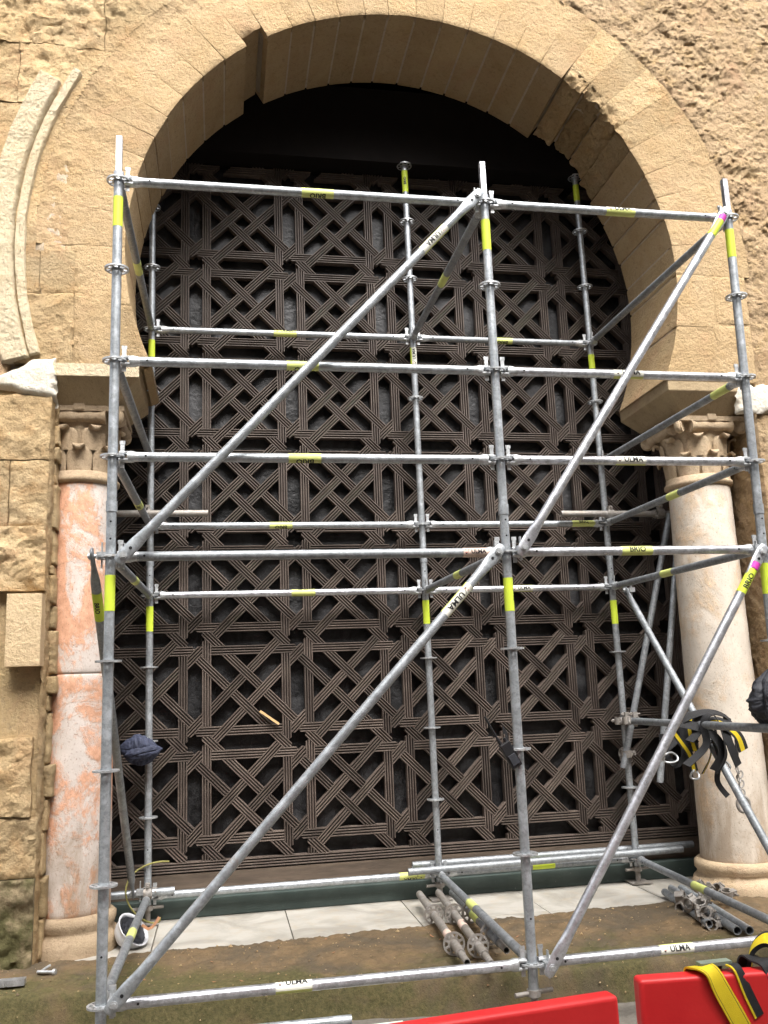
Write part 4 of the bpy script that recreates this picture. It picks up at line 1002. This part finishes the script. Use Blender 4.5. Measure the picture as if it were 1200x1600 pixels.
# ------------------------------------------------------------------ cloth bundles, radio, harnesses
def bundle(name, loc, size, mat, label, seed, folds=1.0, cat='jacket'):
    nu, nv = 110, 70; u = np.linspace(0, 2 * np.pi, nu, endpoint=False); v = np.linspace(.02, np.pi - .02, nv); U, V = np.meshgrid(u, v, indexing='ij')
    D = np.stack([np.sin(V) * np.cos(U), np.sin(V) * np.sin(U), np.cos(V)], -1)
    w = D + .35 * np.stack([fbm(D + seed, 1.6, 2), fbm(D + seed + 3, 1.6, 2), fbm(D + seed + 6, 1.6, 2)], -1)
    w2 = w + .25 * np.stack([fbm(w + seed, 3, 2)] * 3, -1)
    f = fbm(w2 * [1.7, 1.7, .55] + seed, 2.0, 2, .4, True); f2 = fbm(w2 * [.6, .6, 1.6] + seed + 4, 2.4, 2, .4, True)
    r = .92 + .28 * fbm(D + seed + 9, 1.2, 2) + folds * (.17 * f + .10 * f2)
    P = D * r[..., None] * np.array(size); P[..., 2] -= .10 * size[2] * np.sin(U * 3 + seed)
    o = link(name, grid_mesh(name, P, mat, closeu=True), loc=loc); return tag(o, label, cat)
def drape(name, parent, p0, p1, prof, flat, n, seed, mat, twist=.8, depth=.22):
    """cloth gathered round the axis p0->p1, with soft pleats running along it"""
    p0, p1 = Vector(p0), Vector(p1); a = (p1 - p0).normalized(); h = Vector((0, 0, 1)) if abs(a.z) < .8 else Vector((1, 0, 0)); e1 = (h - a * h.dot(a)).normalized(); e2 = a.cross(e1)
    nu, nv = 150, 80; U, T = np.meshgrid(np.linspace(0, 2 * np.pi, nu, endpoint=False), np.linspace(0, 1, nv), indexing='ij')
    r = np.interp(T, np.linspace(0, 1, len(prof)), prof); q_ = np.stack([np.cos(U), np.sin(U), T * 2.2], -1)
    ph = n * U + twist * 5 * T + 2.6 * fbm(q_ + seed, 1.1, 3); pl = np.abs(np.cos(ph / 2)) ** .7
    cross = fbm(np.stack([np.cos(U) * .7, np.sin(U) * .7, T * 5.5 + .8 * np.sin(U + seed)], -1) + seed, 1.2, 3, .5, True)
    r = r * (1 + depth * (pl - .65) + .15 * cross + .25 * fbm(q_ + seed + 5, .9, 2))
    sag = .12 * np.array(fbm(q_ + seed + 8, .8, 2))
    c1, c2 = np.cos(U) * r, np.sin(U) * r * flat; L = (p1 - p0).length
    P = np.array(p0)[None, None] + np.array(a) * (T + .08 * sag)[..., None] * L + np.array(e1) * c1[..., None] + np.array(e2) * c2[..., None]
    return link(name, grid_mesh(name, P, mat, closeu=True), parent)
jk = empty('jacket', (0, 1.95, 1.12), 'crumpled navy jacket stuffed behind the left scaffold posts', 'jacket')
drape('body', jk, (-.15, 0, .03), (.12, -.01, -.02), (.004, .05, .085, .095, .085, .06, .004), .75, 5, 2.3, M['jacket'])
drape('sleeve', jk, (-.10, -.06, -.02), (.14, -.045, .01), (.004, .032, .042, .040, .034, .03, .004), .8, 4, 5.1, M['jacket'], depth=.3)
jr = empty('bundled_jacket', (3.452, .03, 1.325), 'charcoal jacket bundled round the right front scaffold post', 'jacket')
jr.scale = (1.0, 1.0, .85)
drape('body', jr, (.0, 0, .20), (.03, .0, -.19), (.004, .07, .105, .125, .135, .12, .085, .004), .85, 6, 7.7, M['black_cloth'], depth=.26)
drape('sleeve', jr, (-.05, -.09, .13), (-.06, -.10, -.16), (.004, .040, .05, .048, .045, .04, .004), .8, 4, 9.2, M['black_cloth'], depth=.3)
tie((3.72, 2.09, 1.36), (3.72, .02, 1.36), 'dull') if False else None
rad = empty('walkie_talkie', (1.918, -.030, 1.165), 'black walkie talkie hanging on the middle front standard', 'radio')
rad.rotation_euler = (0, math.radians(-28), 0)
def rbox(c, s, nm, mt, bev=.006):
    q = MB(); q.box(c, s); o = q.build(nm, M[mt], rad, smooth=0); b = o.modifiers.new('bevel', 'BEVEL'); b.width = bev; b.segments = 2
rbox((0, 0, -.05), (.058, .034, .135), 'body', 'blackplastic'); rbox((0, -.019, -.075), (.040, .006, .055), 'speaker_grille', 'black_cloth', .002)
q = MB(); q.tube((-.017, 0, .018), (-.017, 0, .175), .0055, 10); q.tube((-.017, 0, .01), (-.017, 0, .05), .009, 10); q.build('antenna', M['blackplastic'], rad)
q = MB(); q.tube((.015, 0, .015), (.015, 0, .036), .008, 12); q.build('knob', M['blackplastic'], rad)
q = MB(); q.ribbon([(.02, .01, .0), (.04, .01, .05), (.045, .01, .09), (.03, .012, .05)], .014, (0, -1, 0), .003); q.build('strap', M['black_web'], rad)
YB_LANES = ((0, .30, 1), (.30, .74, 0), (.74, 1, 1))
def strap(parent, pts, w, nrm, name='strap', lanes=YB_LANES, mats=None, th=.004, smooth=45):
    # Catmull-Rom through the points
    P = [Vector(p) for p in pts]; Q = []
    for i in range(len(P) - 1):
        p0, p1, p2, p3 = P[max(i - 1, 0)], P[i], P[i + 1], P[min(i + 2, len(P) - 1)]
        for t in np.linspace(0, 1, 7)[:-1]:
            Q.append(.5 * ((2 * p1) + (p2 - p0) * t + (2 * p0 - 5 * p1 + 4 * p2 - p3) * t * t + (3 * p1 - p0 - 3 * p2 + p3) * t ** 3))
    Q.append(P[-1])
    if isinstance(nrm, list):
        N = []
        for i in range(len(P) - 1):
            for t in np.linspace(0, 1, 7)[:-1]: N.append(Vector(nrm[i]).lerp(Vector(nrm[i + 1]), t))
        N.append(Vector(nrm[-1])); nrm = N
    q = MB(); q.ribbon(Q, w, nrm, th, lanes); return q.build(name, mats or [M['yellow_web'], M['black_web']], parent, smooth)
hx, hy, hz = 3.46, .86, 1.19           # where the harness hangs on the tie tube
har = empty('safety_harness', (hx, hy, hz), 'black and yellow safety harness hung over the right tube', 'harness')
BL = ((0, 1, 1),)
for k, (dy, dz_, wd, ln) in enumerate([(0, 0, .045, YB_LANES), (.06, -.01, .045, BL), (-.07, .0, .045, BL), (.13, -.02, .04, BL), (-.14, .0, .04, BL)]):
    d1 = .16 + .07 * math.sin(k * 2.1); d2 = .22 + .08 * math.cos(k * 1.7); b = (.02 * math.sin(k * 3), dy, dz_)
    strap(har, [(-.05 - .03 * k % 3, dy - .05, -d1), (-.055, dy - .03, -d1 * .55), (-.042, dy, -.02), (-.02, dy, .036), (.02, dy + .01, .038), (.045, dy + .01, -.02), (.07, dy + .03, -d2 * .6), (.03, dy + .06, -d2)], wd,
          [(-1, -.6, .1), (-1, -.6, .1), (-1, -.4, .4), (-.5, -.4, 1), (.5, -.4, 1), (1, -.6, .3), (1, -.7, 0), (1, -.8, 0)], lanes=ln)
strap(har, [(-.16, -.02, -.05), (-.10, -.06, .02), (0, -.08, .055), (.10, -.06, .035), (.17, -.02, -.03), (.19, .0, -.13), (.18, .0, -.26)], .045, [(-.6, -1, .6), (-.4, -1, .8), (0, -.8, 1), (.3, -.8, 1), (1, -.8, .4), (1, -1, 0), (1, -1, 0)], lanes=BL)
strap(har, [(-.02, -.09, -.02), (.04, -.11, .0), (.10, -.10, -.03), (.16, -.08, -.09), (.19, -.06, -.17)], .062, (.1, -1, .5), lanes=((0, .35, 1), (.35, .8, 0), (.8, 1, 1)))
strap(har, [(-.12, -.06, .0), (-.04, -.10, -.03), (.03, -.11, -.09), (.06, -.10, -.18), (.02, -.08, -.27)], .05, (.1, -1, .3), lanes=BL)
strap(har, [(.13, -.05, .02), (.09, -.10, -.06), (.11, -.10, -.16), (.15, -.07, -.25)], .045, (.2, -1, .2), lanes=BL)
strap(har, [(-.15, -.03, -.03), (-.12, -.05, -.10), (-.08, -.05, -.18), (-.06, -.04, -.27)], .035, (-.4, -1, .1), lanes=YB_LANES)
strap(har, [(-.19, .0, -.06), (-.18, .0, -.15), (-.14, -.02, -.24), (-.08, -.03, -.16), (-.03, -.04, -.10)], .024, (-.2, -1, .1), lanes=BL)
strap(har, [(.05, -.04, -.10), (.07, -.05, -.2), (.05, -.04, -.33), (.10, -.03, -.42)], .03, (.2, -1, .1), lanes=BL)
for (c, w_, h_) in (((-.17, -.03, -.19), .075, .055), ((-.06, -.04, -.29), .04, .05), ((.09, -.05, -.25), .05, .05)):
    q = MB(); c = Vector(c); n = 20
    q.path([c + Vector((math.cos(t) * w_ / 2, .01 * math.sin(2 * t), math.sin(t) * h_ / 2)) for t in np.linspace(0, 2 * math.pi, n)], .0055, 8); q.build('buckle', M['cast'], har)
q = MB()
for k in range(6):
    c = Vector((.17 + .012 * (k % 2), -.02, -.28 - .026 * k)); q.path([c + Vector((math.cos(t) * (.012 if k % 2 else .004), math.sin(t) * (.004 if k % 2 else .012), math.sin(t + .4) * .02)) for t in np.linspace(0, 2 * math.pi, 14)], .004, 6)
q.build('lanyard_chain', M['dirty'], har)
q = MB(); q.path([Vector((.175 + .030 * math.cos(t), -.03, -.47 + .042 * math.sin(t))) for t in np.linspace(-1, 4.6, 18)], .009, 8); q.build('snap_hook', M['dirty'], har)
har.scale = (1.32, 1.2, 1.08)

# ------------------------------------------------------------------ red barriers
def barrier(p0, p1, zt, th, label, hgt=.80, left_post=False, right_post=False):
    p0, p1 = Vector(p0), Vector(p1); L = (p1 - p0).length; ang = math.atan2(p1.y - p0.y, p1.x - p0.x); tilt = math.atan2(p1.z - p0.z, math.hypot(p1.x - p0.x, p1.y - p0.y))
    root = empty('barrier', (p0.x, p0.y, -.17), label, 'barrier', 'red barriers along the street'); root.rotation_euler = (0, -tilt, ang); H = p0.z + .17
    q = MB(); q.box((L / 2, 0, H - .275), (L, th, .55)); o = q.build('panel', M['red'], root, smooth=30); b = o.modifiers.new('bevel', 'BEVEL'); b.width = .012; b.segments = 4
    for x in (L * .12, L * .88):
        q = MB(); q.box((x, 0, (H - .55) / 2 + .012), (.06, .045, H - .56)); q.box((x, 0, .015), (.07, .42, .03)); o = q.build('leg', M['red'], root, smooth=0)
    for x, on in ((-.035, left_post), (L + .035, right_post)):
        if on:
            q = MB(); q.box((x, .0, H - .17), (.07, .03, .022)); q.box((x, .0, H - .30), (.07, .03, .022)); q.tube((x, 0, H - .36), (x, 0, H - .13), .012, 12); q.build('hinge_bracket', M['rust'], root, smooth=30)
    return root
barrier((.30, -2.13, .648), (1.555, -1.995, .650), .65, .058, 'red barrier panel at the lower centre, left of the linked pair', right_post=True)
br = barrier((1.662, -1.905, .652), (3.0, -2.03, .652), .65, .058, 'red barrier panel at the right with yellow straps over it')
q = MB()
for k in range(4): q.path([Vector((1.60 + .010 * k + .02 * math.cos(t), -1.985 + .022 * math.sin(t), .50 - .008 * k + .02 * math.sin(t))) - Vector((1.6, -1.985, .5)) for t in np.linspace(0, 2 * math.pi, 16)], .004, 6)
tag(q.build('cable_tie', M['tape_white'], loc=(1.6, -1.985, .5)), 'white twine knotted round the hinge between the red barriers', 'twine')
ysh = empty('yellow_harness', (1.86, -1.92, .66), 'yellow and black webbing harness draped over the right red barrier', 'harness')
strap(ysh, [(-.03, .032, -.16), (-.018, .034, -.02), (-.015, .0, .006), (.005, -.034, .004), (.030, -.042, -.05), (.075, -.044, -.14), (.15, -.046, -.30), (.22, -.048, -.46)], .052,
      [(0, 1, .1), (0, 1, .4), (0, .1, 1), (0, -.6, 1), (0, -1, .2), (0, -1, 0), (0, -1, 0), (0, -1, 0)], lanes=((0, .10, 0), (.10, .13, 1), (.13, .87, 0), (.87, .90, 1), (.90, 1, 0)), th=.005)
strap(ysh, [(.06, .036, -.1), (.062, .03, .004), (.075, -.01, .009), (.085, -.036, .001), (.105, -.044, -.06), (.13, -.046, -.12)], .030, [(0, 1, .2), (0, .6, 1), (0, 0, 1), (0, -.7, 1), (0, -1, 0), (0, -1, 0)], lanes=((0, .82, 1), (.82, 1, 0)), th=.004)
q = MB(); q.box((.035, .0, .013), (.095, .03, .010)); o = q.build('label_tag', M['label'], ysh, smooth=0)
strap(ysh, [(.16, .05, -.14), (.175, .045, .0), (.20, .02, .052), (.225, -.01, .055), (.235, -.045, .0), (.235, -.055, -.09), (.25, -.06, -.20), (.29, -.06, -.32), (.30, -.06, -.46)], .055, [(-1, 1, .2), (-.8, .6, .6), (-.5, 0, 1), (-.2, -.6, 1), (.1, -1, .4), (0, -1, 0), (0, -1, 0), (0, -1, 0), (0, -1, 0)], lanes=((0, .16, 1), (.16, .97, 0), (.97, 1, 1)), th=.012)
strap(ysh, [(.14, .05, -.12), (.152, .038, .004), (.165, .0, .010), (.18, -.036, .002), (.20, -.046, -.08), (.21, -.048, -.2), (.23, -.05, -.4)], .045, [(0, 1, .2), (0, .6, 1), (0, 0, 1), (0, -.7, 1), (0, -1, 0), (0, -1, 0), (0, -1, 0)], lanes=BL, th=.005)

# ------------------------------------------------------------------ unseen house added behind the camera to shade the street
hs_ = empty('street_house', (2, -8.2, -.17), 'ochre house facade across the narrow street', 'house')
q = MB(); q.box((0, -.25, 5.5), (70, .5, 11.0)); q.build('facade', M['wall_paint'], hs_, smooth=0)
q = MB(); q.box((0, -.1, 11.1), (70.4, 1.0, .2)); q.build('eaves', M['wall_paint'], hs_, smooth=0)
for x in (-9, -5.4, -1.8, 1.8, 5.4, 9):
    for z in (2.2, 5.2, 8.2):
        q = MB(); q.box((x, .02, z), (1.1, .06, 1.7)); f = q.build('window', M['shutter'], hs_, smooth=0)
        q = MB(); q.box((x, .055, z), (.9, .02, 1.5)); q.build('pane', M['glass_dark'], f, smooth=0)
